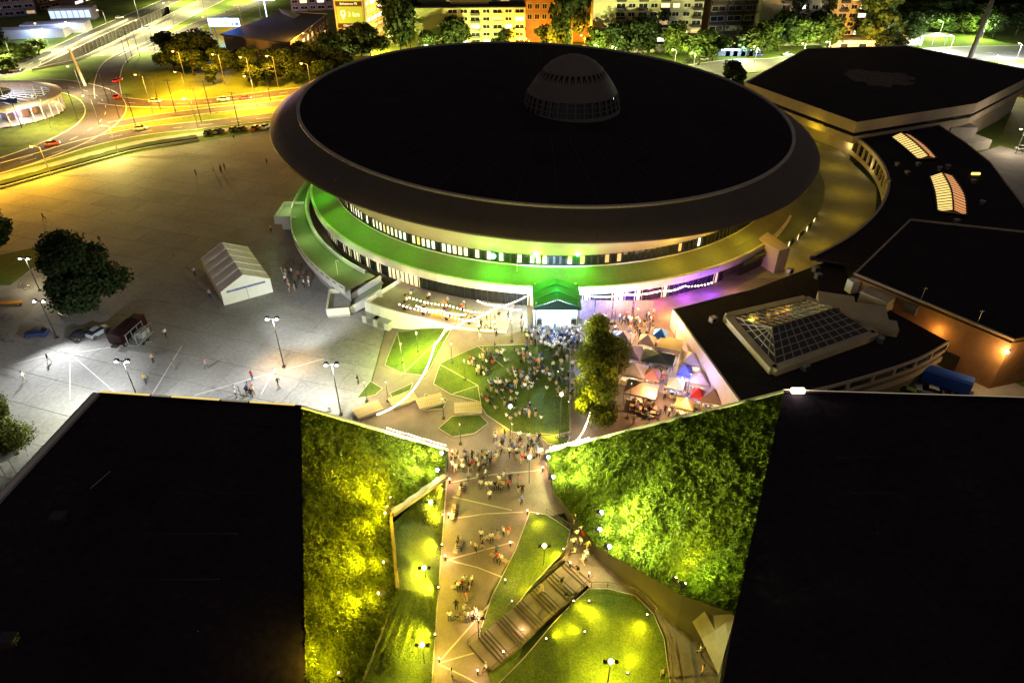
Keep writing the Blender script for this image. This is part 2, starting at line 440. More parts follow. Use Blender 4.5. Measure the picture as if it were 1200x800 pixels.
for k in range(96):
    a = -163+k*1.12
    o = piece('lobby_pane', lp, arena, pp(57.5, a, 4.55)-AC, R(a)); o.material_slots[0].link = 'OBJECT'
    o.material_slots[0].material = random.choice((lobby_lit, glass_d, glass_d)) if a < -118 else random.choice((glass_d, glass_d, glass_d, glass_d, lobby_lit))
    piece('lobby_mullion', lm, arena, pp(57.6, a-.56, 4.6)-AC, R(a))
# roof lantern
LC = at(670, 121, 26.4); LC.z = 25.7
n = 36; LR = 11.0
lan = MB()
prof = [(LR, .1), (LR, .45), (LR-.25, .45), (LR-.25, .5)]
def lr(r, h, k, N=n): return Vector((LC.x+r*math.cos(2*math.pi*k/N), LC.y+r*math.sin(2*math.pi*k/N), LC.z+h))
lantern_m = mat('lantern_shell', (.17, .145, .135), .6, .1, .6, fine=.06)
lan.grid([[lr(r, h, k, 72) for k in range(72)] for r, h in ((LR, -1.5), (LR, .3), (LR-.15, .35))], 0, True)
lan.grid([[lr(r, h, k, 72) for k in range(72)] for r, h in ((LR-.9, 3.4), (LR-1.9, 5.0), (LR-3.2, 6.8), (LR-4.4, 8.2), (LR-5.9, 9.5), (LR-7.8, 10.5), (LR-9.4, 11.0), (.3, 11.2))], 0, True)
lan_o = lan.build('roof_lantern', lantern_m, arena, smooth=True)
MB().grid([[lr(r, h, k, 72) for k in range(72)] for r, h in ((LR-.35, .3), (LR-1.15, 3.45))], 0, True).build('lantern_glazing', glass_d, lan_o)
for k in range(n):
    mu = MB().bar(lr(LR-.12, .3, k), lr(LR-.85, 3.45, k), .3, .3).build('lantern_mullion', lantern_m, lan_o)
    sl_ = MB(); a, b = k+.22, k+.78
    sl_.poly([lr(LR-3.3+.10, 6.8, a), lr(LR-3.3+.10, 6.8, b), lr(LR-4.4+.1, 8.1, b), lr(LR-4.4+.1, 8.1, a)]); sl_.build('lantern_vent', bitumen, lan_o)
for h, r in ((1.35, LR-.33), (2.4, LR-.6)):
    MB().grid([[lr(r, h-.12, k, 72) for k in range(72)], [lr(r+.06, h, k, 72) for k in range(72)], [lr(r, h+.12, k, 72) for k in range(72)]], 0, True).build('lantern_transom', lantern_m, lan_o)

# lower ring walk on the left with parapet, stairs and drinks terrace
low = thing('ring_terrace', 'curved raised walkway with pale slotted parapet round the arena base', 'terrace', pp(64, -150, 0))
def lowr(a): return 61.0+max(0., min(6.5, (a+190)*.105))    # parapet radius grows towards the stairs
A = [(-196+2*k) for k in range(35)]
MB().grid([[pp(59.6, a, 3.6) for a in A], [pp(lowr(a), a, 3.6) for a in A]]).build('floor', terrace_m, low)
MB().grid([[pp(59.6, a, 3.62) for a in A[:34]], [pp(60.1, a, 4.4) for a in A[:34]], [pp(60.5, a, 4.4) for a in A[:34]], [pp(60.5, a, 3.6) for a in A[:34]]]).build('inner_kerb', pale_con, low)
MB().grid([[pp(lowr(a)-1.2, a, 0) for a in A], [pp(lowr(a)-1.2, a, 3.55) for a in A]]).build('base_wall', concrete, low)
for a, b in zip(A, A[1:]):
    ra, rb = lowr(a), lowr(b)
    pm = MB()
    pm.grid([[pp(ra, a, 2.9), pp(rb, b-.06, 2.9)], [pp(ra, a, 4.7), pp(rb, b-.06, 4.7)], [pp(ra-.22, a, 4.7), pp(rb-.22, b-.06, 4.7)], [pp(ra-.22, a, 3.55), pp(rb-.22, b-.06, 3.55)]])
    po = pm.build('parapet_panel', pale_con, low)
    MB().grid([[pp(ra+.02, a+.3, 4.15), pp(rb+.02, b-.4, 4.15)], [pp(ra+.02, a+.3, 4.4), pp(rb+.02, b-.4, 4.4)]]).build('slot', bitumen, po)
for a in range(-190, -128, 7):
    MB().poly([pp(lowr(a)-1.2, a, 2.9), pp(lowr(a)+.0, a, 2.9), pp(lowr(a)-1.2, a, .9)]).poly([pp(lowr(a)-1.2, a+.5, 2.9), pp(lowr(a), a+.5, 2.9), pp(lowr(a)-1.2, a+.5, .9)]).grid([[pp(lowr(a), a, 2.9), pp(lowr(a), a+.5, 2.9)], [pp(lowr(a)-1.2, a, .9), pp(lowr(a)-1.2, a+.5, .9)]]).build('bracket', pale_con, low)
# small side balcony with ramp
sb = MB()
for (u, v, wd, dp) in ((346, 250, 4.6, 7.0),):
    p = at(u, v, 3.0); 
    sb.box((p.x-1.2, p.y, 2.7), (5.2, 8.5, 1.0)); sb.box((p.x-3.6, p.y, 3.6), (.25, 8.5, 1.1)); sb.box((p.x-1.2, p.y-4.1, 3.6), (5.0, .25, 1.1)); sb.box((p.x-1.2, p.y+4.1, 3.6), (5.0, .25, 1.1))
    sb.box((p.x-1.2, p.y, 1.1), (3.2, 5, 2.2))
sb.build('side_landing', pale_con, low)
st = thing('outdoor_stairs', 'wide concrete stairs with pale parapets beside the drinks terrace', 'stairs', at(425, 365))
S0, S1 = at(447, 337, 3.6), at(412, 357, .3)
dS = (S1-S0); dS.z = 0; LS = dS.length; dS.normalize(); nS = Vector((-dS.y, dS.x, 0))
stepm = MB().box((0, 0, 0), (LS/16+.02, 4.6, .26)).mesh('step', concrete)
for k in range(16):
    p = S0+dS*(LS*(k+.5)/16); z = 3.5-3.5*(k+1)/16+.1
    piece('step', stepm, st, Vector((p.x, p.y, z))-st.location, math.atan2(dS.y, dS.x))
for s_ in (-1, 1):
    a = S0+nS*(2.5*s_); b = S0+dS*LS+nS*(2.5*s_)
    MB().grid([[Vector((a.x, a.y, 2.2)), Vector((b.x, b.y, 0))], [Vector((a.x, a.y, 4.7)), Vector((b.x, b.y, 1.2))]]).bar((a.x, a.y, 4.6), (b.x, b.y, 1.1), .4, .5).bar((a.x, a.y, 3.6), (b.x, b.y, .4), .3, 1.2).build('side_wall', pale_con, st)
q = S1-dS*-2.2
lb = MB().box((q.x, q.y, .55), (4.2, 7.5, 1.0), math.atan2(dS.y, dS.x)); lb.build('lower_landing', concrete, st)
for s_, (a_, b_) in enumerate((((2.1, -3.7), (2.1, 3.7)), ((-2.1, 3.7), (2.1, 3.7)), ((-2.1, -3.7), (2.1, -3.7)))):
    c_, d_ = q+dS*a_[0]+nS*a_[1], q+dS*b_[0]+nS*b_[1]; MB().bar((c_.x, c_.y, 1.3), (d_.x, d_.y, 1.3), .25, 1.5).build('landing_parapet', pale_con, st)

dt = thing('drinks_terrace', 'raised drinks terrace with curved white retaining wall and paved floor', 'terrace', pp(62, -112, 0))
B = [-123+k*1.5 for k in range(17)]
def dtr(a): return 68.2-1.2*ss((a+112)/14)
def dtz(a): return 3.05
MB().grid([[pp(57.2, a, 3.03) for a in B], [pp(dtr(a), a, 3.03) for a in B]]).build('floor', mat('terrace_paving', (.34, .29, .22), .8, .15, .6, fine=.1), dt)
for a, b in zip(B, B[1:]):
    ra, rb = dtr(a), dtr(b); za = 4.0-.9*ss((a+112)/8); zb = 4.0-.9*ss((b+112)/8)
    MB().grid([[pp(ra, a, -.2), pp(rb, b-.03, -.2)], [pp(ra, a, za), pp(rb, b-.03, zb)], [pp(ra-.35, a, za), pp(rb-.35, b-.03, zb)], [pp(ra-.35, a, 3), pp(rb-.35, b-.03, 3)]]).build('wall_panel', white_p, dt)
MB().grid([[pp(57.2, -123, 0), pp(57.2, -123, 4.0)], [pp(dtr(-123), -123, 0), pp(dtr(-123), -123, 4.0)]]).build('end_wall', white_p, dt)

# right-hand ring yard (walk round the arena), inner skirt and colonnaded annexe
yard = tag(MB().grid([[pp(r0, a, 3.0) for a, r0 in ((-60, 57), (-48, 57), (-42, 57), (-30, 60), (-15, 62), (0, 64), (22, 66), (45, 68))], [pp(r1, a, 3.0) for a, r1 in ((-60, 62), (-48, 65), (-42, 67), (-30, 71.5), (-15, 77.5), (0, 84), (22, 92.5), (45, 98))]]).build('ring_yard', mat('yard_paving', (.27, .25, .18), .8, .15, .3, .1, fine=.12)), kind='structure')
SK = spline([(a, r, 0) for a, r in ((-52, 58.5), (-42, 59.5), (-30, 61.3), (-15, 64.8), (0, 68.5), (22, 74), (45, 79))], 5)
skirt = [(p.x, p.y) for p in SK]
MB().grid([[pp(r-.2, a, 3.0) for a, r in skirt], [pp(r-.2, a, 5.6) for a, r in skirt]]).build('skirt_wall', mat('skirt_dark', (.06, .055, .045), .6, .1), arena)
MB().grid([[pp(r-.2, a, 5.5) for a, r in skirt], [pp(r+.5, a, 5.5) for a, r in skirt], [pp(r+.5, a, 6.3) for a, r in skirt], [pp(r, a, 6.35) for a, r in skirt], [pp(56, a, 8.4) for a, r in skirt], [pp(53.2, a, 9.1) for a, r in skirt]]).build('skirt_roof', terrace_m, arena, smooth=False)
spn = MB().box((0, 0, 0), (.1, 1.7, 1.5)).mesh('skirt_window', [lit_win])
for k in range(30):
    i = 4+k*26/30; i0 = int(i); a = skirt[i0][0]+(skirt[i0+1][0]-skirt[i0][0])*(i-i0); r = skirt[i0][1]+(skirt[i0+1][1]-skirt[i0][1])*(i-i0)
    o = piece('skirt_window', spn, arena, pp(r-.1, a, 4.3)-AC, R(a)+.12); o.material_slots[0].link = 'OBJECT'
    o.material_slots[0].material = lit_win if k in (2, 3, 4, 5, 7, 9, 11, 13, 17, 18, 20, 21) else glass_d
prow = MB().prism([pp(57, -44, 0)[:2], pp(62.5, -46, 0)[:2], pp(63.5, -43.5, 0)[:2], pp(57, -40, 0)[:2]], 3, 8.2, 0); prow.build('entrance_fin', tan_wall, arena)
# annexe: colonnade facing the yard, black roof, glowing skylights
an = thing('curved_annexe', 'dark curved annexe with colonnade facing the arena and two glowing skylights', 'building', pp(95, 0, 0))
CO = spline([(a, r, 0) for a, r in ((-44, 68), (-38, 69.5), (-27, 73), (-15, 77.8), (-5, 82.3), (8, 87.5), (20, 91.5), (34, 95), (50, 99))], 5)
co = [(p.x, p.y) for p in CO]
outer = []
for a, r in co: outer.append((a, r))
RO = [at(*p, 8.0) for p in ((862, 110), (900, 100), (1010, 118), (1098, 146), (1130, 167), (1160, 191), (1199, 242), (1215, 300), (1120, 330), (1000, 326), (930, 340))]
inn = [pp(r+.4, a, 8.0) for a, r in co]
rp_ = [(p.x, p.y) for p in inn]+[(p.x, p.y) for p in RO[:9]]
MB().prism(rp_, 7.4, 8.0, 0).build('roof', bitumen, an)
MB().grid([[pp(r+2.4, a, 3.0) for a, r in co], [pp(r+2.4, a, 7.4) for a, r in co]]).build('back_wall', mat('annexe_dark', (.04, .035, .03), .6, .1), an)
MB().grid([[pp(r+.35, a, 7.2) for a, r in co], [pp(r-.1, a, 7.2) for a, r in co], [pp(r-.1, a, 8.25) for a, r in co], [pp(r+.5, a, 8.25) for a, r in co]]).build('cornice', tan_wall, an)
MB().grid([[pp(r+.3, a, 3.0) for a, r in co], [pp(r-.05, a, 3.0) for a, r in co], [pp(r-.05, a, 4.2) for a, r in co], [pp(r+.3, a, 4.2) for a, r in co]]).build('plinth', tan_wall, an)
cm = MB().box((0, 0, 0), (.55, .5, 3.2)).mesh('column', tan_wall)
for k in range(44):
    i = k*(len(co)-2)/43; i0 = int(i); f = i-i0; a = co[i0][0]*(1-f)+co[i0+1][0]*f; r = co[i0][1]*(1-f)+co[i0+1][1]*f
    if a > -18: piece('column', cm, an, pp(r+.15, a, 5.7)-an.location, R(a))
rowall = MB()
for a, b in zip(RO[:8], RO[1:9]): rowall.poly([(a.x, a.y, 0), (b.x, b.y, 0), (b.x, b.y, 8.3), (a.x, a.y, 8.3)])
rowall.build('outer_wall', tan_wall, an)
def skylight(px, bars, z0, rise, label_lit):
    q = [at(*p, z0) for p in px]                      # left edge start, left edge end, right edge start, right edge end
    s_ = MB(); s_o = None
    curb = MB()
    L_ = spline([q[0], q[1], q[2]], 10); R_ = spline([q[5], q[4], q[3]], 10)
    mid = [(a+b)/2+Vector((0, 0, rise)) for a, b in zip(L_, R_)]
    for a, b in ((L_[0], R_[0]), (L_[-1], R_[-1])): curb.bar(a, b, .4, .6)
    for E3 in (L_, R_, mid):
        for a, b in zip(E3, E3[1:]): curb.bar(a, b, .3, .5)
    so_ = curb.build('skylight', dark_metal, an)
    N_ = bars
    for k in range(N_):
        def pt(E3, t):
            x = t*(len(E3)-1); i = min(len(E3)-2, int(x)); return E3[i].lerp(E3[i+1], x-i)
        t0, t1 = (k+.16)/N_, (k+.84)/N_
        for side in (0, 1):
            E3 = L_ if side == 0 else R_
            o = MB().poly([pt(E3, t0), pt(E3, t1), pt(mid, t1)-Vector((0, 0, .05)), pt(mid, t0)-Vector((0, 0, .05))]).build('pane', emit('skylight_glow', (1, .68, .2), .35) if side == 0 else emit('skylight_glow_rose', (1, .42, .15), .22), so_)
skylight([(1044, 161), (1058, 172), (1075, 187), (1098, 186), (1084, 171), (1066, 158)], 14, 8.3, 1.0, 0)
skylight([(1089, 207), (1095, 225), (1098, 248), (1133, 253), (1130, 228), (1116, 206)], 16, 8.3, 1.0, 0)
vm = MB().box((0, 0, .4), (.8, .8, .8)).box((0, 0, .9), (1.1, 1.1, .2)).mesh('roof_vent', grey_metal)
for p in ((1050, 195), (1062, 205), (1110, 198), (1140, 215), (1150, 240), (1040, 215), (1075, 195), (1120, 262), (1100, 200)):
    piece('roof_vent', vm, an, at(*p, 8.0)-an.location, random.random())
piece('roof_lamp', MB().box((0, 0, .3), (2.0, .5, .5)).mesh('roof_lamp', emit('rooflamp', (1, .6, .15), .6)), an, at(1143, 205, 8)-an.location)
# polygonal training hall
hall = thing('training_hall', 'low hexagonal hall with flat black roof and pale banded fascia', 'building', at(1040, 150, 0))
HP = [at(*p, 13) for p in ((873, 97), (1004, 144), (1144, 122), (1200, 94), (1215, 84), (1062, 54), (945, 57))]
hp = [(p.x, p.y) for p in HP]; hc = Vector((sum(p[0] for p in hp)/7, sum(p[1] for p in hp)/7))
def shrink(k): return [((p[0]-hc.x)*k+hc.x, (p[1]-hc.y)*k+hc.y) for p in hp]
MB().prism(shrink(.992), 12.6, 12.95).build('roof', bitumen, hall)
for i in range(7):
    a, b = hp[i], hp[(i+1) % 7]
    MB().poly([(*a, 10.2), (*b, 10.2), (*b, 13.2), (*a, 13.2)]).poly([(*shrink(.99)[i], 12.9), (*shrink(.99)[(i+1) % 7], 12.9), (*b, 13.2), (*a, 13.2)]).build('fascia', tan_wall, hall)
MB().prism(shrink(.97), 8.9, 10.2, 0).build('window_band', glass_d, hall)
MB().prism(shrink(.985), 7.0, 8.9, 0).build('lower_fascia', tan_wall, hall)
MB().prism(shrink(.93), 0, 7.0, 0).build('wall', tan_wall, hall)
pm = []
cc = at(1030, 91, 13)
for k in range(26):
    a = 2*math.pi*k/26; rr = random.uniform(.7, 1.1); pm.append((cc.x+rr*12*math.cos(a), cc.y+rr*11*math.sin(a)))
MB().prism(pm, 12.95, 12.97).build('roof_patch', mat('roof_patch', (.10, .075, .065), .9, .6, .8, 0, fine=.6), hall)
MB().box((*shrink(.9)[2], 3), (8, 6, 6)).box((*shrink(.98)[2], 1.4), (14, 9, 2.8), .3).build('entrance_block', pale_con, hall)
# ------------------------------------------------------------------ ice-rink block with hipped skylight
rk = thing('rink_building', 'flat roofed rink building with large cream framed hipped skylight', 'building', at(930, 400, 0))
RZ = 6.5
K0, K1 = at(1000, 322, 9.5), at(1187, 400, 9.5)                    # foot line of the brick hall's wall
front = spline([at(1111, 400, RZ), at(1078, 419, RZ), at(1037, 434, RZ), at(990, 448, RZ), at(951, 457.5, RZ), at(868, 472, RZ)], 6)
rpoly = [at(789, 363, RZ), at(868, 472, RZ)]+[f for f in front[::-1][1:]]+[at(1000, 340, RZ), at(985, 300, RZ), at(880, 340, RZ)]
MB().prism([(p.x, p.y) for p in rpoly], RZ-.4, RZ).build('roof', bitumen, rk)
a, b = rpoly[0], rpoly[1]
ou = Vector((-(b-a).y, (b-a).x, 0)).normalized(); ou = ou if ou.x < 0 else -ou
MB().grid([[a+ou*.2-Vector((0, 0, RZ-.2)), b+ou*.2-Vector((0, 0, RZ-.2))], [a+ou*.2+Vector((0, 0, .25)), b+ou*.2+Vector((0, 0, .25))], [a-ou*.15+Vector((0, 0, .25)), b-ou*.15+Vector((0, 0, .25))], [a-ou*.15, b-ou*.15]]).build('side_wall', tan_wall, rk)
MB().grid([[a-Vector((0, 0, RZ)), rpoly[-1]-Vector((0, 0, RZ))], [a+Vector((0, 0, .2)), rpoly[-1]+Vector((0, 0, .2))]]).build('back_wall', tan_wall, rk)
for z0, z1, off in ((-.2, .3, .25), (-2.0, -1.5, .22), (-3.9, -3.0, .25)):
    rows = []
    for z, o_ in ((z0, 0), (z0, off), (z1, off), (z1, 0)):
        rows.append([Vector((p.x, p.y, RZ+z))+Vector((.35, -.93, 0))*o_ for p in front])
    MB().grid(rows).build('beam', tan_wall, rk)
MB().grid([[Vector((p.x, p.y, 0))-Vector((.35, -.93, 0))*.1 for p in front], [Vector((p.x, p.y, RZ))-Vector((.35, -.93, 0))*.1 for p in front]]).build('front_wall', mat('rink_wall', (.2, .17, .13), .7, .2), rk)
wp = MB().box((0, 0, 0), (3.6, .1, 1.05)).mesh('window', [glass_d]); pl_ = MB().box((0, 0, 0), (.45, .3, 1.35)).mesh('pier', tan_wall)
acc = 0; L_ = []
for p, q in zip(front, front[1:]):
    m = int((q-p).length/.5)+1
    for k in range(m): L_.append((p.lerp(q, k/m), math.atan2((q-p).y, (q-p).x), (q-p).length/m))
acc = 0; nxt = .3; tog = 0
for p, an_, ln in L_:
    acc += ln
    if acc > nxt:
        nw = Vector((.35, -.93, 0))
        if tog == 0: piece('pier', pl_, rk, p+nw*.1+Vector((0, 0, -.85))-rk.location, an_); nxt += 2.3
        else: piece('window', wp, rk, p+nw*.02+Vector((0, 0, -.85))-rk.location, an_); nxt += 2.3
        tog = 1-tog
sk = [at(852, 370, 7.5), at(907, 432, 7.5), at(1026, 390, 7.5), at(944, 349, 7.5)]
skc = MB()
for i in range(4):
    p, q = sk[i], sk[(i+1) % 4]; skc.bar(p-Vector((0, 0, .75)), q-Vector((0, 0, .75)), 1.3, 1.9)
sky_o = skc.build('skylight', mat('skylight_frame', (.50, .44, .30), .7, .12, .5, fine=.1), rk)
rl, rr = at(905, 384, 9.8), at(978, 361, 9.8)
def face(A, B, Cc, D, nu, nv):                                     # A-B along the eave, D-C along the ridge
    A, B, Cc, D = (Vector(x) for x in (A, B, Cc, D))
    def f(u, v): return A.lerp(B, u).lerp(D.lerp(Cc, u), v)
    for i in range(nu):
        for j in range(nv):
            e = .03
            MB().poly([f(i/nu+.004, j/nv+.01), f((i+1)/nu-.004, j/nv+.01), f((i+1)/nu-.004, (j+1)/nv-.01), f(i/nu+.004, (j+1)/nv-.01)]).build('pane', glass_sky, sky_o)
    bars = MB()
    for i in range(nu+1): bars.bar(f(i/nu, 0), f(i/nu, 1), .13, .16)
    for j in range(nv+1): bars.bar(f(0, j/nv), f(1, j/nv), .13, .16)
    bars.build('glazing_bars', mat('skylight_bar', (.42, .38, .3), .5, .1), sky_o)
ins = [p.lerp((sk[0]+sk[2])/2, .07) for p in sk]
face(ins[1], ins[2], rr, rl, 11, 5); face(ins[0], ins[1], rl, rl+Vector((.01, .01, 0)), 6, 4); face(ins[3], ins[0], rl, rr, 11, 4); face(ins[2], ins[3], rr+Vector((.01, 0, 0)), rr, 4, 4)
rc = at(1010, 372, 7.2); MB().box((rc.x, rc.y, 7.4), (7.5, 6, 1.9), R(-18)).box((rc.x+1.5, rc.y-2.6, 7.2), (6, 3, 1.4), R(-18)).box((rc.x-3, rc.y+4, 7.3), (6, 5, 1.7), R(-18)).build('plant_housing', MATS['skylight_frame'], rk)
um = MB().box((0, 0, .5), (1.1, .9, 1)).tube((.0, -.46, .5), (0, -.52, .5), .35, .35, 10, 1).mesh('air_unit', [grey_metal, bitumen])
for p in ((943, 433), (1031, 401), (835, 377), (925, 320), (958, 326), (955, 318)):
    piece('air_unit', um, rk, at(*p, RZ)-rk.location, random.random())

# ------------------------------------------------------------------ brick hall on the right
bh = thing('brick_hall', 'long hall with ochre brick wall and black flat roof beside loading yard', 'building', at(1165, 455, 0))
Kd = (K1-K0).normalized(); back = Vector((-Kd.y, Kd.x, 0)); 
K2 = at(1066, 258, 9.5); K3 = at(1300, 283, 9.5); K4 = at(1330, 372, 9.5)
hpoly = [K0, K1, K4, K3, K2]
MB().prism([(p.x, p.y) for p in hpoly], 9.1, 9.5).build('roof', bitumen, bh)
for i, (p, q) in enumerate(zip(hpoly, hpoly[1:]+hpoly[:1])):
    inn_ = Vector(((p+q).x/2, (p+q).y/2, 0)); c_ = sum(hpoly, Vector())/5; io = (Vector((c_.x, c_.y, 0))-inn_).normalized()*.3
    z = Vector((0, 0, 1))
    MB().grid([[p*1-z*9.5, q*1-z*9.5], [p+z*.35, q+z*.35], [p+z*.35+io, q+z*.35+io], [p+io, q+io]]).build('wall', brick if i < 2 else tan_wall, bh)
    if i == 0: MB().bar(p+z*.42, q+z*.42, .45, .14).build('coping', tan_wall, bh)
dq = K0.lerp(K1, .73); nrm = Vector((Kd.y, -Kd.x, 0)); nrm = nrm if nrm.y < 0 else -nrm
MB().box((dq.x+nrm.x*.08, dq.y+nrm.y*.08, 1.6), (3.2, .2, 3.2), math.atan2(Kd.y, Kd.x)).build('door', dark_metal, bh)
hx = K0.lerp(K1, .03); MB().box((hx.x-.5, hx.y-.2, 7.6), (1.6, 1.6, 2.6), .3).build('white_riser', white_p, bh)
hx = K0.lerp(K1, .22); MB().box((hx.x+nrm.x*1.6, hx.y+nrm.y*1.6, 7.6), (5.0, 3.0, 2.4), math.atan2(Kd.y, Kd.x)).build('roof_access', tan_wall, bh)
hx = K0.lerp(K1, .42); ho = MB().box((hx.x+nrm.x*.4, hx.y+nrm.y*.4, 8.0), (2.2, .8, 1.6), math.atan2(Kd.y, Kd.x)).build('duct_box', grey_metal, bh)
for f_ in (.46, .8):
    hx = K0.lerp(K1, f_); MB().tube((hx.x, hx.y+.3, 9.5), (hx.x, hx.y+.3, 12.4), .06).bar((hx.x-.4, hx.y+.3, 12.2), (hx.x+.4, hx.y+.3, 12.2), .06, .06).build('antenna', grey_metal, bh)
wlp = K1+nrm*.35; MB().box((wlp.x, wlp.y, 7.6), (.4, .4, .3)).build('wall_lamp', lampw, bh)
light(bh, (wlp.x-.6, wlp.y-.8, 7.4), (1, .6, .2), 330, rad=.2)
light(bh, K0.lerp(K1, .62)+nrm*1.2-Vector((0, 0, 3.5)), (1, .52, .12), 90, rad=.2)
yd = tag(MB().prism([(p.x, p.y) for p in (at(930, 475), at(1111, 412), at(1150, 430), at(1300, 500), at(1300, 560), at(930, 540))], -.05, .01).build('loading_yard', concrete), kind='structure')

# ------------------------------------------------------------------ congress centre: two black roofs with planted slopes
MZ = 17.0
def hallmck(name, label, edge, slope_pts, tris, wall_edges):
    t_ = thing(name, label, 'building', Vector((edge[0].x, edge[0].y, 0)))
    MB().poly(edge).build('roof', bitumen2, t_)
    wm = MB()
    for p, q in zip(edge, edge[1:]+edge[:1]): wm.poly([(p.x, p.y, 0), (q.x, q.y, 0), (q.x, q.y, q.z-.05), (p.x, p.y, p.z-.05)])
    wm.build('wall', mat('mck_wall', (.03, .028, .03), .7, .2), t_)
    sm = MB()
    for tr_ in tris: sm.poly([slope_pts[i]-Vector((0, 0, .05)) for i in tr_])
    for i, j in wall_edges: sm.poly([slope_pts[i], slope_pts[j], Vector((slope_pts[j].x, slope_pts[j].y, -.2)), Vector((slope_pts[i].x, slope_pts[i].y, -.2))], 1)
    sm.build('planted_slope', [soil, mat('slope_base_wall', (.04, .036, .03), .8, .2, .5)], t_)
    return t_
def vnoise(x, y, s, seed=0):
    def h(i, j): return np.modf(np.abs(np.sin(i*127.1+j*311.7+seed*74.7)*43758.5453))[0]
    x, y = x/s, y/s; i, j = np.floor(x), np.floor(y); fx, fy = x-i, y-j; fx, fy = fx*fx*(3-2*fx), fy*fy*(3-2*fy)
    return (h(i, j)*(1-fx)+h(i+1, j)*fx)*(1-fy)+(h(i, j+1)*(1-fx)+h(i+1, j+1)*fx)*fy
def leaf_mat(name, c, c2, scale=1.2):
    if name in MATS: return MATS[name]
    m = bpy.data.materials.new(name); m.use_nodes = True; N = m.node_tree.nodes; L = m.node_tree.links
    b = N['Principled BSDF']; b.inputs['Roughness'].default_value = .6; b.inputs['Specular IOR Level'].default_value = .25
    tc = N.new('ShaderNodeTexCoord'); nz = N.new('ShaderNodeTexNoise'); nz.inputs['Scale'].default_value = scale; nz.inputs['Detail'].default_value = 6; nz.inputs['Roughness'].default_value = .7
    L.new(tc.outputs['Object'], nz.inputs['Vector'])
    rp = N.new('ShaderNodeValToRGB'); rp.color_ramp.elements[0].position = .34; rp.color_ramp.elements[1].position = .66
    rp.color_ramp.elements[0].color = (*c2, 1); rp.color_ramp.elements[1].color = (*c, 1)
    L.new(nz.outputs['Fac'], rp.inputs['Fac']); L.new(rp.outputs[0], b.inputs['Base Color'])
    tl = N.new('ShaderNodeBsdfTranslucent'); L.new(rp.outputs[0], tl.inputs[0]); mx = N.new('ShaderNodeMixShader'); mx.inputs[0].default_value = .3
    L.new(b.outputs[0], mx.inputs[1]); L.new(tl.outputs[0], mx.inputs[2]); L.new(mx.outputs[0], N['Material Output'].inputs[0])
    MATS[name] = m; return m
def quads_mesh(name, C, A, B, m):
    """leaf quads: centres C, half axes A and B (numpy n x 3); diamond-shaped"""
    n = len(C); V = np.empty((n, 4, 3)); V[:, 0] = C-A; V[:, 1] = C+B*.8-A*.1; V[:, 2] = C+A; V[:, 3] = C-B*.8-A*.1
    me = bpy.data.meshes.new(name); me.vertices.add(n*4); me.vertices.foreach_set('co', V.reshape(-1))
    me.loops.add(n*4); me.loops.foreach_set('vertex_index', np.arange(n*4, dtype=np.int32))
    me.polygons.add(n); me.polygons.foreach_set('loop_start', np.arange(0, n*4, 4, dtype=np.int32)); me.polygons.foreach_set('loop_total', np.full(n, 4, dtype=np.int32))
    me.materials.append(m); me.update(calc_edges=True); return me
def rand_dirs(n, up=0.):
    d = rng.normal(size=(n, 3)); d[:, 2] = d[:, 2]+up; return d/np.linalg.norm(d, axis=1)[:, None]
def cover(tris, pts, dens, size, hgt, clump, m, seed, up=.6):
    """leaf cover over triangles, heaped in clumps"""
    Cs = []
    for tr_ in tris:
        a, b, c = (np.array(pts[i]) for i in tr_); ar = np.linalg.norm(np.cross(b-a, c-a))/2; n = int(ar*dens)
        u, v = rng.random(n), rng.random(n); k = u+v > 1; u[k], v[k] = 1-u[k], 1-v[k]
        Cs.append(a+(b-a)*u[:, None]+(c-a)*v[:, None])
    C = np.concatenate(Cs)
    nz = vnoise(C[:, 0], C[:, 1], clump, seed)*.6+vnoise(C[:, 0], C[:, 1], clump*.37, seed+3)*.4
    keep = rng.random(len(C)) < .6+.6*nz; C, nz = C[keep], nz[keep]
    C[:, 2] += hgt*np.clip(nz*1.6-.3, 0, 1)*rng.random(len(C))**.5
    d = rand_dirs(len(C), up); e = np.cross(d, rand_dirs(len(C))); e /= np.linalg.norm(e, axis=1)[:, None]
    s = size*(.6+.8*rng.random(len(C)))*(.7+.6*nz)
    return C, d, e, s
# left hall
lpA, lpB, lpC = at(353, 478, 17), at(525, 528, 2.2), at(466, 690, 5.4)
LP = [lpA, lpB, onplane(521, 558, lpA, lpB, lpC), onplane(458, 602, lpA, lpB, lpC), lpC, onplane(405, 800, lpA, lpB, lpC), onplane(385, 850, lpA, lpB, lpC), onplane(361, 960, lpA, lpB, lpC)]
Ltri = [(0, 1, 2), (0, 2, 3), (0, 3, 4), (0, 4, 7), (4, 5, 7), (5, 6, 7)]
edgeL = [at(118, 462, 17), at(353, 478, 17), onplane(358, 800, lpA, lpB, lpC), onplane(361, 960, lpA, lpB, lpC), Vector((-12, -15, 2)), Vector((-58, -15, 17)), at(-20, 612, 17)]
mckL = hallmck('congress_hall', 'black roofed congress hall with ivy slope lit yellow, behind paved plaza', edgeL, LP, Ltri, [(0, 1), (1, 2), (2, 3), (3, 4), (4, 5)])
rpA, rpB, rpC = at(918, 460, 17), at(640, 530, 1.8), at(800, 697, 7.5)
RP = [rpA, rpB, onplane(650, 577, rpA, rpB, rpC), onplane(700, 641, rpA, rpB, rpC), rpC, onplane(861, 719, rpA, rpB, rpC)]
Rtri = [(0, 1, 2), (0, 2, 3), (0, 3, 4), (0, 4, 5)]
edgeR = [at(918, 460, 17), onplane(861, 719, rpA, rpB, rpC), onplane(843, 800, rpA, rpB, rpC), onplane(820, 960, rpA, rpB, rpC), Vector((12, -15, 2)), Vector((120, -15, 17)), at(1500, 478, 17)]
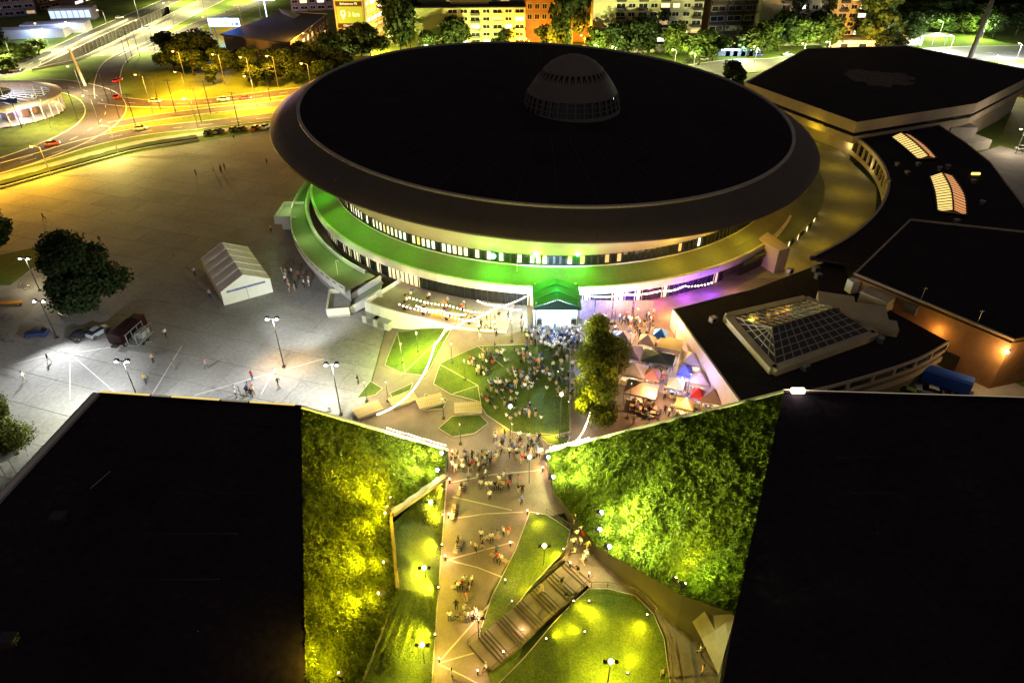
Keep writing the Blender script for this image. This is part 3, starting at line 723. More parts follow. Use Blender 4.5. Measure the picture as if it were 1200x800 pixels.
mckR = hallmck('congress_hall', 'black roofed congress hall with bushy slope lit by white floodlights', edgeR, RP, Rtri, [(0, 1), (1, 2), (2, 3), (3, 4), (4, 5)])
leafA = leaf_mat('ivy', (.15, .185, .009), (.045, .065, .004)); leafB = leaf_mat('shrubs', (.14, .19, .009), (.04, .07, .004))
C, d, e, s = cover(Ltri, LP, 260, .11, .2, 1.1, leafA, 1)
o = piece('ivy_cover', quads_mesh('ivy_cover', C-np.array(mckL.location), d*s[:, None], e*s[:, None], leafA), mckL); o['kind'] = 'stuff'
C, d, e, s = cover(Rtri, RP, 240, .125, .36, 1.3, leafB, 5)
o = piece('shrub_cover', quads_mesh('shrub_cover', C-np.array(mckR.location), d*s[:, None], e*s[:, None], leafB), mckR); o['kind'] = 'stuff'
# copings; added glowing strips stand in for light falling on them
def coping(pts, parent, m=pale_con, wd=.4):
    mb = MB()
    for p, q in zip(pts, pts[1:]): mb.bar(Vector(p)+Vector((0, 0, .16)), Vector(q)+Vector((0, 0, .16)), wd, .3)
    return mb.build('coping', m, parent)
cpL = coping([LP[0], LP[1]], mckL); coping([edgeL[0], edgeL[1]], mckL, bitumen2); coping([RP[1], RP[0]], mckR); coping([edgeR[0], edgeR[6]], mckR, bitumen2)
strip_a = emit('coping_glow', (1, .72, .2), .25); strip_b = emit('coping_glow_faint', (1, .85, .6), .06)
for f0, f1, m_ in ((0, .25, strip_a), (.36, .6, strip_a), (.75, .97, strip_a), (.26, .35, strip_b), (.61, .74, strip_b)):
    p, q = edgeL[0].lerp(edgeL[1], f0), edgeL[0].lerp(edgeL[1], f1); MB().bar(p+Vector((0, .12, .36)), q+Vector((0, .12, .36)), .22, .1).build('added_glow_strip', m_, mckL)
MB().bar(edgeR[0]+Vector((0, .15, .36)), edgeR[6]+Vector((0, .15, .36)), .08, .06).build('added_glow_strip', strip_b, mckR)
# ladder-like roof edge on the left
rlm = MB(); p0, p1 = edgeL[0], edgeL[6]; dv = (p1-p0).normalized(); sd = Vector((dv.y, -dv.x, 0)); sd = sd if sd.x < 0 else -sd
rlm.bar(p0+Vector((0, 0, .2)), p1+Vector((0, 0, .2)), .12, .3).bar(p0+sd*.8+Vector((0, 0, .2)), p1+sd*.8+Vector((0, 0, .2)), .12, .3)
edge_o = rlm.build('edge_gutter', pale_con, mckL)
rg = MB().box((0, 0, 0), (.45, .8, .18)).mesh('grille_slat', white_p)
for k in range(44):
    q = p0.lerp(p1, (k+.5)/44)+sd*.4+Vector((0, 0, .2)); piece('grille_slat', rg, edge_o, q-mckL.location, math.atan2(dv.y, dv.x))
# flood on the far corner of the right roof
fq = at(935, 457.5, 17.6); MB().box((fq.x, fq.y, 17.6), (1.6, .5, .5)).box((fq.x, fq.y+.3, 17.2), (.2, .2, 1.0)).build('roof_floodlight', emit('roof_flood', (1, .9, .7), 3), mckR)
light(mckR, (fq.x, fq.y+1.0, 17.8), (1, .85, .6), 260, rad=.3)
# felt seams, hatches and vents of the black roofs
for t_, ed_, n_ in ((mckL, edgeL, 9), (mckR, edgeR, 9)):
    y0_, y1_ = 18, 60
    for k in range(n_):
        yy = y0_+(y1_-y0_)*k/(n_-1); xa, xb = (-52, -27) if t_ is mckL else (36, 78)
        def zr(x, y): return 17.02
        MB().bar((xa, yy, 17.0), (xb, yy, 17.0), .12, .06).build('felt_seam', bitumen2, t_)
    for k in range(2):
        x = random.uniform(-48, -40) if t_ is mckL else random.uniform(40, 66); y = random.uniform(24, 58)
        MB().box((x, y, 17.3), (1.2, .9, .7), random.random()).box((x, y, 17.7), (1.4, 1.1, .12), 0).build('roof_vent', mat('vent_dark', (.05, .045, .05), .6, .1), t_)
MB().bar((-43.5, 52.5, 17.1), (-44.4, 50, 17.1), .08, .08).build('roof_cable', mat('cable_grey', (.3, .3, .3), .6, 0), mckL)
# faceted grey canopy
cnp = [at(803, 706, 4.8), at(818, 701, 7.4), at(834, 709, 7.6), onplane(861, 721, rpA, rpB, rpC), onplane(842, 790, rpA, rpB, rpC), at(822, 748, 4.2), at(808, 722, 4.4), at(838, 738, 7)]
for t3 in ((0, 1, 6), (1, 2, 7), (1, 7, 6), (2, 3, 7), (3, 4, 7), (4, 5, 7), (5, 6, 7)):
    MB().poly([cnp[i] for i in t3]).build('canopy_facet', mat('canopy_grey', (.13, .11, .095), .7, .15, .8, fine=.08), mckR)
# concrete ledges on the left slope
def ledge(a, b, wd, ht, parent): MB().bar(Vector(a)+Vector((0, 0, .1)), Vector(b)+Vector((0, 0, .1)), wd, ht).build('ledge', path_con, parent)
ledge(LP[2], LP[3], 1.1, .5, mckL); ledge(LP[3], LP[4], .35, .5, mckL)
MB().poly([LP[4]+Vector((0, 0, .12)), LP[5]+Vector((0, 0, .12)), LP[6]+Vector((0, 0, .12)), at(412, 830, 3.4), at(420, 790, 3.6), at(440, 745, 3.9)]).build('ledge', path_con, mckL)

# ------------------------------------------------------------------ valley: path, lawns, stairs
pathpx = [(524, 531), (641, 531), (651, 577), (668, 600), (640, 606), (622, 602), (606, 640), (575, 692), (560, 745), (575, 800), (575, 860), (495, 860), (508, 800), (512, 700), (520, 600)]
vp = tag(drape('valley_path', [atg(*p) for p in pathpx], path_con, .03), kind='structure')
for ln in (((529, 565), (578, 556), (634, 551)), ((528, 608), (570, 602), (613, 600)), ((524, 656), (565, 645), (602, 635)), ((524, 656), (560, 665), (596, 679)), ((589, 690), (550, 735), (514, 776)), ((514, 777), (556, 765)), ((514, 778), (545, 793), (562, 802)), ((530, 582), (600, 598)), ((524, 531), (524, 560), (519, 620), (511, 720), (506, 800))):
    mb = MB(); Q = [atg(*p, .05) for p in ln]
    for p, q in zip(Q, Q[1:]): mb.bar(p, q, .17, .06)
    mb.build('pale_strip', path_pale, vp)  # pale path bands, with the light grazing their edges put into the colour
def lawn(name, pxs, dz=.09, m=grass, edge=True):
    P_ = [atg(*p) for p in pxs]
    o_ = tag(drape(name, P_, m, dz), kind='structure')
    if edge:
        k = MB()
        for p, q in zip(P_, P_[1:]+P_[:1]):
            n_ = max(1, int((q-p).length/1.5))
            for i in range(n_):
                a_, b_ = p.lerp(q, i/n_), p.lerp(q, (i+1)/n_)
                k.bar((a_.x, a_.y, gh(a_.x, a_.y)+.05), (b_.x, b_.y, gh(b_.x, b_.y)+.05), .09, .13)
        k.build('kerb', path_pale, o_)
    return o_
lawn('lawn_wedge', [(621, 600), (640, 603), (668, 622), (664, 640), (655, 652), (620, 690), (572, 748), (561, 745), (576, 700), (604, 645)])
lawn('round_lawn', [(585, 800), (640, 740), (690, 690), (712, 690), (745, 698), (766, 720), (778, 748), (785, 800), (788, 870), (560, 870)])
vw = tag(drape('valley_walk', [atg(*p) for p in ((651, 577), (668, 600), (671, 622), (660, 655), (690, 688), (745, 696), (768, 720), (781, 748), (790, 870), (850, 870), (842, 780), (812, 730), (797, 697), (700, 643))], path_con, .045), kind='structure')
# left lawn strip climbing from the path to the ledge
ls = MB(); inner = [atg(522, 560, .05), atg(519, 620, .05), atg(513, 700, .05), atg(506, 800, .05), atg(500, 870, .05)]
outr = [LP[2], LP[3].lerp(LP[4], .15), LP[4], at(420, 792, 3.6), at(396, 860, 3.8)]
ls.grid([[i_.lerp(o_, k/6)+Vector((0, 0, .25*math.sin(math.pi*k/6))) for i_, o_ in zip(inner, outr)] for k in range(7)])
lso = tag(ls.build('bank_lawn', grass), kind='structure')
tri_pts = inner+outr; tt = []
for k in range(4): tt += [(k, k+1, 5+k), (k+1, 6+k, 5+k)]
C, d, e, s = cover(tt, tri_pts, 110, .065, .06, 1.6, grass, 9, up=1.5)
C[:, 2] += .1
o = piece('grass_blades', quads_mesh('grass_blades', C, d*s[:, None]*1.6, e*s[:, None]*.5, leaf_mat('blades', (.12, .15, .02), (.06, .09, .012))), lso); o['kind'] = 'stuff'

# stairs with handrails
stv = thing('valley_stairs', 'long shallow stairs with landings and brown handrails between two lawns', 'stairs', atg(620, 725))
s0, s1 = atg(562, 772, 0), atg(680, 668, 0); s0.z = .05; s1.z = 1.9
r0, r1 = (atg(555, 752), atg(662, 658)), (atg(577, 800), atg(692, 690))
dv = (s1-s0); LL = Vector((dv.x, dv.y, 0)).length; du = Vector((dv.x, dv.y, 0)).normalized(); dn = Vector((-du.y, du.x, 0)); WD = 3.9
prof = []; z = .1; x = 0; steps = []
seg = LL/6
for k in range(6):
    steps.append((k*seg, k*seg+seg*.52, z)); 
    for j in range(3):
        z += .1; steps.append((k*seg+seg*(.52+.16*j), k*seg+seg*(.52+.16*(j+1)), z))
for a_, b_, z_ in steps:
    c_ = s0+du*((a_+b_)/2); o = MB().box((0, 0, 0), (b_-a_-.01, WD, .5)).box(((a_-b_)/2+.08, 0, .252), (.16, WD, .012), 0, 1).mesh('step', [mat('stair_concrete', (.17, .135, .105), .8, .2, .6, .1, fine=.1), mat('step_edge', (.045, .038, .03), .8, 0)])
    piece('step', o, stv, Vector((c_.x, c_.y, z_-.22))-stv.location, math.atan2(du.y, du.x))
def railing(parent, pts, h=1.05, post=1.8, m=rail_m):
    mb = MB()
    for p, q in zip(pts, pts[1:]): mb.tube(p+Vector((0, 0, h)), q+Vector((0, 0, h)), .05, n=5).tube(p+Vector((0, 0, h*.5)), q+Vector((0, 0, h*.5)), .03, n=4)
    mb.build('handrail', m, parent)
    pm_ = MB().tube((0, 0, 0), (0, 0, h), .045, n=5).mesh('rail_post', m)
    for p, q in zip(pts, pts[1:]):
        n_ = max(1, int((q-p).length/post))
        for k in range(n_): piece('rail_post', pm_, parent, p.lerp(q, k/n_)-parent.location)
for s_ in (-1, 1):
    a_ = s0+dn*(WD/2+.1)*s_; b_ = s1+dn*(WD/2+.1)*s_
    railing(stv, [Vector((a_.x, a_.y, .1)), Vector((b_.x, b_.y, 1.9))])
rlg = thing('lawn_railing', 'brown handrail curving along the edge of the round lawn', 'railing', atg(740, 695))
railing(rlg, [atg(*p) for p in ((693, 688), (712, 688), (746, 696), (768, 718), (781, 748), (788, 800), (791, 850))])
rl2 = thing('lawn_railing', 'brown handrail at the upper edge of the wedge lawn by the walk', 'railing', atg(668, 630))
railing(rl2, [atg(*p) for p in ((640, 602), (669, 621), (665, 642), (657, 656))])
rl3 = thing('walk_parapet', 'concrete parapet between the dark walk and the shrub slope', 'wall', atg(745, 668))
mb = MB(); Q = [atg(*p) for p in ((652, 572), (700, 640), (760, 672), (800, 695))]
for p, q in zip(Q, Q[1:]): mb.bar(p+Vector((0, 0, .5)), q+Vector((0, 0, .5)), .3, 1.0)
mb.build('parapet', concrete, rl3)
# lawns of the event ground
lawn('slope_lawn', [(466, 389), (531, 383), (504, 432), (498, 440), (474, 438), (451, 428)])
lawn('small_lawn', [(418, 467), (434, 447), (448, 455), (440, 463)])
lawn('long_lawn', [(457, 461), (484, 449), (481, 457), (460, 466)])
lawn('event_lawn', [(508, 450), (516, 426), (560, 406), (640, 403), (668, 410), (668, 506), (642, 512), (600, 506), (570, 486), (560, 470), (528, 462)])
lawn('corner_lawn', [(498, 462), (524, 468), (519, 479), (496, 481)])
lawn('bench_lawn', [(514, 502), (530, 488), (562, 486), (572, 496), (556, 508), (530, 512)])
lawn('front_lawn', [(628, 508), (668, 512), (662, 524), (642, 520)])
for ln in (((516, 428), (560, 452)), ((560, 452), (530, 462)), ((560, 452), (564, 476)), ((560, 406), (590, 430)), ((470, 440), (530, 384)), ((466, 391), (475, 437))):
    mb = MB(); p, q = atg(*ln[0]), atg(*ln[1])
    for i in range(8):
        a_, b_ = p.lerp(q, i/8), p.lerp(q, (i+1)/8); mb.bar((a_.x, a_.y, gh(a_.x, a_.y)+.1), (b_.x, b_.y, gh(b_.x, b_.y)+.1), .09, .04)
    mb.build('lawn_edging', path_pale, ev)
# slatted wooden seats
wood = mat('wood_slat', (.42, .30, .17), .7, .2, 2)
slat = MB().box((0, 0, 0), (.24, 2.6, .07)).mesh('slat', wood); sup = MB().box((0, 0, 0), (4.2, .2, .5)).mesh('support', concrete)
for (u, v, rz, where) in ((432, 482, .55, 'beside the plaza ramp'), (473, 470, .5, 'between the string lit path and narrow lawn'), (549, 480, .1, 'at the foot of the big event lawn'), (505, 472, .4, 'next to the corner lawn')):
    p = atg(u, v); o = thing('slatted_seat', 'wide slatted wooden seat deck '+where, 'bench', p, rz)
    for k in range(14): piece('slat', slat, o, (-2.1+.31*k, 0, .55))
    for y_ in (-1, 1): piece('support', sup, o, (0, y_, .26))
# ------------------------------------------------------------------ trees
def crown_mesh(name, seed, n, rad, hgt, leaf, m, lumps=11, squash=.8):
    r_ = np.random.default_rng(seed); P_ = []
    c = []
    for k in range(lumps):
        th = r_.uniform(0, 2*np.pi); rr = rad*.62*r_.random()**.6; zz = r_.uniform(-.42, .45)*hgt
        fall = 1-.75*abs(zz/(hgt*.5))**2
        c.append((rr*np.cos(th)*max(.35, fall), rr*np.sin(th)*max(.35, fall), zz, rad*r_.uniform(.26, .46)))
    c = np.array(c); idx = r_.integers(0, lumps, n)
    d = r_.normal(size=(n, 3)); d /= np.linalg.norm(d, axis=1)[:, None]
    rr = c[idx, 3]*(1-.45*r_.random(n)**2.2)*(1+.12*r_.normal(size=n))
    C = c[idx, :3]+d*rr[:, None]*np.array([1, 1, squash])
    out = d+r_.normal(size=(n, 3))*.7; out /= np.linalg.norm(out, axis=1)[:, None]
    e = np.cross(out, r_.normal(size=(n, 3))); e /= np.linalg.norm(e, axis=1)[:, None]; f = np.cross(out, e)
    s = leaf*(.6+.8*r_.random(n))
    return quads_mesh(name, C, e*s[:, None], f*s[:, None], m)
bark = mat('bark', (.06, .045, .03), .9, .3, 3, .4)
def trunk_mesh(name, seed, h, r):
    r_ = random.Random(seed); mb = MB(); p = Vector((0, 0, -.1)); pts = [p]
    for k in range(4):
        p = p+Vector((r_.uniform(-.25, .25), r_.uniform(-.25, .25), h*.24)); pts.append(p)
    for k in range(4): mb.tube(pts[k], pts[k+1], r*(1-.2*k), r*(.8-.2*k), 7)
    for k in range(8):
        b = pts[2+k % 3]; a_ = k*2.4+r_.random(); L = h*r_.uniform(.22, .36)
        q = b+Vector((math.cos(a_)*L*.6, math.sin(a_)*L*.6, L*.7)); mb.tube(b, q, r*.4, r*.2, 5)
        mb.tube(q, q+Vector((math.cos(a_+.5)*L*.5, math.sin(a_+.5)*L*.5, L*.35)), r*.2, r*.06, 4)
    return mb.mesh(name, bark, smooth=True)
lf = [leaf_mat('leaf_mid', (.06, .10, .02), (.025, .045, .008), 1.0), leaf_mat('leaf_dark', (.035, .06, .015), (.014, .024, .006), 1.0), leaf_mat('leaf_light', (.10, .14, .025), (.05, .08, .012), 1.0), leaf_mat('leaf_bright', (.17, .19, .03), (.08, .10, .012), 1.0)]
CR = {}
def tree(name, label, loc, h, rad, kind=0, group=None, leafy=2800, leaf=.42, var=None, cb=.2):
    loc = Vector(loc); v_ = var if var is not None else random.randrange(4); key = (kind, leafy, leaf, v_)
    if key not in CR:
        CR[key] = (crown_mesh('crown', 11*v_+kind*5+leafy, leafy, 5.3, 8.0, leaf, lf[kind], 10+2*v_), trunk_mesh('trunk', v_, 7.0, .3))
    t_ = thing(name, label, 'tree', loc, random.uniform(0, 6.28), group)
    ch = h*(1-cb)
    piece('trunk', CR[key][1], t_, (0, 0, 0), 0, (rad/5, rad/5, h*.72/7.0))
    piece('crown', CR[key][0], t_, (0, 0, h*cb+ch*.5), 0, (rad/5, rad/5, ch/8.6))
    return t_
# near trees
for i, (u, v, h) in enumerate(((702, 498, 9.5), (698, 474, 10), (700, 450, 10), (703, 428, 9))):
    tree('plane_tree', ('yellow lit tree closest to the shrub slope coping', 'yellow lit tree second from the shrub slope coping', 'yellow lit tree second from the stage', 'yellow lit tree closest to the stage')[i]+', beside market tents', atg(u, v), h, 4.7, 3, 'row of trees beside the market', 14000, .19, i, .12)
tree('lime_tree', 'big dark round tree over the parked cars on the plaza', at(113, 362), 15, 8.6, 1, None, 26000, .19, 3, .12)
tree('ash_tree', 'bright green loose tree by the slatted roof edge of congress hall', at(20, 532), 9.5, 5.2, 3, None, 13000, .17, 1, .25)
tree('lime_tree', 'dark tree at the corner of the triangular lawn on the plaza', at(-8, 300), 10, 6, 1, None, 7000, .34, 2, .2)
tree('shade_tree', 'small dark round tree between arena roof and hexagonal hall', at(855, 112), 12, 5.4, 1, None, 6000, .36, 1, .15)
PARK = 'park trees behind the roundabout'
for (u, v, h, r_, k) in ((205, 84, 12, 8, 1), (222, 78, 14, 9, 0), (242, 80, 13, 8, 1), (262, 88, 11, 7, 0), (280, 84, 9, 7, 1), (296, 88, 11, 7, 0), (318, 86, 10, 7, 1), (336, 90, 11, 7, 0), (352, 82, 11, 7, 1), (372, 84, 12, 8, 0), (390, 74, 13, 8, 1), (346, 98, 8, 6, 0), (300, 100, 8, 5, 0), (412, 76, 14, 9, 1), (236, 66, 12, 8, 0), (380, 98, 9, 6, 0), (250, 98, 7, 5, 0), (228, 88, 10, 7, 0), (318, 98, 8, 6, 1), (362, 90, 10, 7, 1), (398, 88, 10, 8, 1), (200, 72, 12, 8, 1), (424, 66, 12, 8, 1)):
    tree('park_tree', ('mid green' if k == 0 else 'dark')+(' tall' if h > 12 else ' low' if h < 10 else '')+' tree in the park between roundabout and arena', at(u, v), h*.95, r_*.95, k, PARK)
BK = 'trees behind the arena'
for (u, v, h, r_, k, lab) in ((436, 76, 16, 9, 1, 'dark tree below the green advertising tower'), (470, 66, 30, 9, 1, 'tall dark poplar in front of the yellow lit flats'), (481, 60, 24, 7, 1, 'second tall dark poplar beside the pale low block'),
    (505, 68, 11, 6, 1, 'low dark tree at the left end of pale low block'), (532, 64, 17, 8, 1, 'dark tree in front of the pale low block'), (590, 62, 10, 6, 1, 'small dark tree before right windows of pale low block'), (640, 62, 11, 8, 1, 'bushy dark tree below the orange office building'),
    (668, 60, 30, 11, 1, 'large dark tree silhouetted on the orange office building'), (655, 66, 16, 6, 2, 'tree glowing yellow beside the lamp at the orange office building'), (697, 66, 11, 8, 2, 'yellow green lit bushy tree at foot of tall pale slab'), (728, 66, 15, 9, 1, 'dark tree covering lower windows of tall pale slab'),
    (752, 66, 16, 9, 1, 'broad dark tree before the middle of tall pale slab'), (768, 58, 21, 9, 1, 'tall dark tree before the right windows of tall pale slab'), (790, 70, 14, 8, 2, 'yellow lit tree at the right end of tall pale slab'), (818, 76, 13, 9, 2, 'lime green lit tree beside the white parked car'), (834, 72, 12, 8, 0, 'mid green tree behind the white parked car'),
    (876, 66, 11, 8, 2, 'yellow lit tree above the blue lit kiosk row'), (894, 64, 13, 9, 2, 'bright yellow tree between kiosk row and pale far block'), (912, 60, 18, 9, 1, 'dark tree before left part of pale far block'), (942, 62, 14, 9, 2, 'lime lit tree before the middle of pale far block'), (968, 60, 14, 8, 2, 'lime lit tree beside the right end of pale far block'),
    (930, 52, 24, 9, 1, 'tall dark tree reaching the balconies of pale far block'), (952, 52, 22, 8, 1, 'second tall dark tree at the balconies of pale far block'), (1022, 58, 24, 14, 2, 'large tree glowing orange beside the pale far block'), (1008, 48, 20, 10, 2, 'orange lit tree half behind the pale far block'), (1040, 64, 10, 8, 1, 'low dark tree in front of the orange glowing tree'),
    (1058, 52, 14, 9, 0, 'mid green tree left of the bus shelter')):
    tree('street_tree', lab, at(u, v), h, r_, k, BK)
for (u, v, h, r_, k) in ((1080, 42, 12, 10, 1), (1092, 32, 12, 10, 0), (1105, 40, 9, 8, 0), (1118, 30, 12, 10, 1), (1128, 40, 9, 8, 2), (1150, 36, 12, 9, 0), (1162, 46, 11, 6, 1), (1176, 34, 12, 9, 0), (1190, 42, 10, 8, 1), (1100, 18, 14, 12, 1), (1130, 16, 14, 12, 0), (1170, 16, 14, 12, 1), (1060, 22, 16, 12, 1), (1075, 14, 16, 12, 0), (1195, 18, 14, 12, 0)):
    tree('verge_tree', ('mid green', 'dark', 'pale green')[k]+(' tall' if h > 12 else ' low' if h < 10 else '')+' tree in the grassy park beyond the bus shelter', at(u, v), h, r_, k, 'trees beyond the bus shelter')
for (u, v, h, r_, k) in ((6, 76, 7, 6, 2), (20, 73, 7, 6, 2), (36, 69, 6, 5, 2), (46, 64, 7, 5, 0), (2, 62, 12, 8, 1), (10, 84, 6, 5, 2)):
    tree('verge_shrub', 'bright green bush on the verge by the roundabout glass pavilion', at(u, v), h, r_, k, 'bushes on the far verge', cb=.1)
for (u, v, h, r_) in ((470, 20, 20, 10), (820, 20, 18, 10), (840, 10, 18, 12), (870, 4, 18, 12), (690, 20, 22, 8)):
    tree('far_tree', 'dark tree standing between the apartment blocks', at(u, v), h, r_, 1, 'trees between the blocks')

# ------------------------------------------------------------------ apartment blocks and offices
win_me = {}
def win_mesh(wd, ht):
    k = (round(wd, 2), round(ht, 2))
    if k not in win_me:
        mb = MB().box((0, -.02, 0), (wd, .06, ht), 0, 1)
        for sx in (-1, 1): mb.box((sx*wd/2, -.05, 0), (.14, .14, ht+.14), 0, 0)
        for sz in (-1, 1): mb.box((0, -.05, sz*ht/2), (wd, .14, .14), 0, 0)
        mb.box((0, -.05, 0), (.1, .12, ht), 0, 0)
        win_me[k] = mb.mesh('window', [white_p, glass_d])
    return win_me[k]
bal_me = {}
def bal_mesh(wd, m):
    k = (round(wd, 2), m.name)
    if k not in bal_me:
        mb = MB().box((0, -.6, -.1), (wd, 1.2, .16), 0, 0).box((0, -1.16, .42), (wd, .08, .8), 0, 0)
        for sx in (-1, 1): mb.box((sx*wd/2, -.6, .42), (.08, 1.2, .8), 0, 0)
        bal_me[k] = mb.mesh('balcony', [m])
    return bal_me[k]
def block(name, label, u0, u1, v0, v1, h, depth, wall, floors, bays, f0=0, lit=.1, roofm=bitumen, litm=None, wd=None, cat='building', plinth=None):
    """front edge from (u0,v0) to (u1,v1) on the ground; bays: string, w window, b balcony with window, . blank wall"""
    A, B = at(u0, v0), at(u1, v1); d = (B-A); W = d.length; rz = math.atan2(d.y, d.x)
    t_ = thing(name, label, cat, A, rz)
    MB().box((W/2, depth/2, h/2), (W, depth, h)).build('wall', wall, t_, False)
    MB().box((W/2, depth/2, h+.2), (W+.5, depth+.5, .4)).build('roof', roofm, t_, False)
    MB().box((W/2, depth*.6, h+1.3), (W*.35, depth*.3, 1.9)).build('roof_housing', wall, t_, False)
    bw = W/len(bays); fh = h/floors
    for fl in range(f0, floors):
        for i, b in enumerate(bays):
            if b == '.': continue
            ww = bw*(.62 if b == 'w' else .8); wm = win_mesh(ww, fh*.5)
            o = piece('window', wm, t_, ((i+.5)*bw, -.02, (fl+.55)*fh))
            o.material_slots[1].link = 'OBJECT'
            o.material_slots[1].material = random.choice(litm or (lit_win, lit_win2, lit_dim)) if random.random() < lit else glass_d
            if b == 'b': piece('balcony', bal_mesh(ww*1.05, wall), t_, ((i+.5)*bw, 0, fl*fh+.25))
            if b == 'd': piece('balcony', bal_mesh(ww*1.05, dark_metal), t_, ((i+.5)*bw, 0, fl*fh+.25))
    return t_
palegreen = mat('pale_green_render', (.46, .47, .22), .85, .08, .08, fine=.06)
paleg2 = mat('pale_yellow_render', (.50, .48, .30), .85, .08, .08, fine=.06)
orangeb = mat('orange_brick', (.42, .24, .12), .85, .15, .2, fine=.1)
purpleb = mat('mauve_render', (.22, .19, .24), .85, .12, .1)
yellowb = mat('ochre_render', (.48, .38, .14), .85, .12, .1)
darkb = mat('dark_brown_render', (.13, .08, .04), .85, .15, .1)
block('apartment_block', 'pale green low apartment block with balcony rows behind the arena roof', 488, 615, 63, 62, 18.8, 14, palegreen, 6, '...bwdwbwb', 1, .2)
block('apartment_block', 'second pale block peeping over the pale low block', 525, 598, 40, 40, 21, 12, palegreen, 6, 'wbwbwb', 3, .15)
block('office_building', 'orange lit brick office building with grid of window bays', 616, 692, 50, 49, 40, 16, orangeb, 9, 'wwwwwwwww', 2, .03, wd=.8)
block('apartment_block', 'tall pale slab of flats with dark balconies beside orange office', 692, 817, 62, 61, 42, 14, paleg2, 12, '..dwdwdwwd', 1, .12)
block('hotel_block', 'dark brown terraced building with wide balconies between pale slabs', 826, 884, 52, 50, 26, 14, darkb, 6, 'ddd', 1, .06)
block('apartment_block', 'pale far block with balconies behind lime lit trees', 884, 1006, 54, 53, 40, 14, paleg2, 11, '..dwdwdwdwd', 1, .1)
block('apartment_block', 'mauve slab block with rows of balconies above blue lit shops', -60, 44, 26, 18, 40, 14, purpleb, 12, 'bbbbbbbb', 0, .12)
block('apartment_block', 'narrow dark block beside the mauve slab', 48, 84, 14, 6, 40, 12, darkb, 12, 'bbb', 0, .15)
block('apartment_block', 'low dark flats with pale frames beyond the highway', 88, 130, 8, -6, 24, 12, purpleb, 8, 'bwbw', 0, .25)
block('apartment_block', 'grey mauve flats behind the park hall', 342, 392, 14, 12, 30, 14, mat('grey_mauve', (.26, .22, .22), .85, .12), 9, 'wbwbw', 0, .12)
fl_ = block('apartment_block', 'flats with bright yellow lit gallery balconies beside the poplar', 430, 452, 60, 46, 44, 10, yellowb, 13, 'bbb', 1, .75)
block('stair_tower', 'narrow yellow lit stair tower joined to gallery flats', 453, 466, 48, 49, 44, 8, yellowb, 14, 'w', 0, .9)
block('apartment_block', 'dim far block between poplar and orange office', 468, 486, 22, 22, 30, 12, darkb, 9, 'wb', 0, .1)
# green advertising tower
A, B = at(399, 66), at(433, 66); W = (B-A).length; tw = thing('advertising_tower', 'tall pale tower carrying green direction posters with brown bars', 'sign', A, 0)
MB().box((W/2, 2.5, 22), (W, 5, 44)).box((W/2-.1, -.12, 6.5), (.25, .2, 13)).build('tower_body', mat('tower_pale', (.42, .38, .28), .8, .12, .3), tw, False)
def text(body, parent, loc, size, m, name='lettering'):
    cu = bpy.data.curves.new(name, 'FONT'); cu.body = body; cu.size = size; cu.align_x = 'CENTER'; cu.align_y = 'CENTER'; cu.extrude = .03
    o = bpy.data.objects.new(name, cu); col.objects.link(o)
    dg = bpy.context.evaluated_depsgraph_get(); me = bpy.data.meshes.new_from_object(o.evaluated_get(dg)); me.name = name
    bpy.data.objects.remove(o); me.materials.clear(); me.materials.append(m)
    return piece(name, me, parent, loc, 0, None, (math.pi/2, 0, 0))
postg = emit('poster_green', (.22, .26, .015), .5); postb = mat('poster_brown', (.10, .055, .03), .6, 0); postw = emit('poster_white', (.8, .8, .5), .4)
px_z = lambda v: (CAM_H-A.y*math.tan(PITCH-math.atan((400-v)/FPX)))
z0 = px_z(33); z1 = px_z(7.5); ph = (z1-z0)
for k in range(2):
    zb = z0+k*ph
    MB().box((W/2, -.08, zb+ph*.60), (W*.86, .16, ph*.76)).build('poster', postg, tw, False)
    MB().box((W/2, -.1, zb+ph*.11), (W*.86, .2, ph*.2)).build('poster_bar', postb, tw, False)
    text(('3 km', '2 km')[k], tw, (W*.64, -.24, zb+ph*.62), ph*.3, postw)
    text(('Olimpijska 5', 'Bohaterow 95')[k], tw, (W*.5, -.25, zb+ph*.11), ph*.15, postw)
    pin = MB(); 
    for q in range(12):
        a0, a1 = 2*math.pi*q/12, 2*math.pi*(q+1)/12
        f_ = lambda a_, r_: (W*.28+r_*math.cos(a_), -.22, zb+ph*.68+r_*math.sin(a_))
        pin.poly([f_(a0, ph*.14), f_(a1, ph*.14), f_(a1, ph*.07), f_(a0, ph*.07)])
    pin.poly([(W*.28-ph*.1, -.22, zb+ph*.58), (W*.28+ph*.1, -.22, zb+ph*.58), (W*.28, -.22, zb+ph*.38)]); pin.build('pin_symbol', postw, tw, False)
for x in (W*.04, W*.96): MB().box((x, -.15, (z0+z1+ph)/2), (.5, .3, 2*ph+2)).build('poster_frame', white_p, tw, False)
MB().box((W/2, -.15, z0-.3), (W*.95, .3, .5)).build('poster_frame', white_p, tw, False)
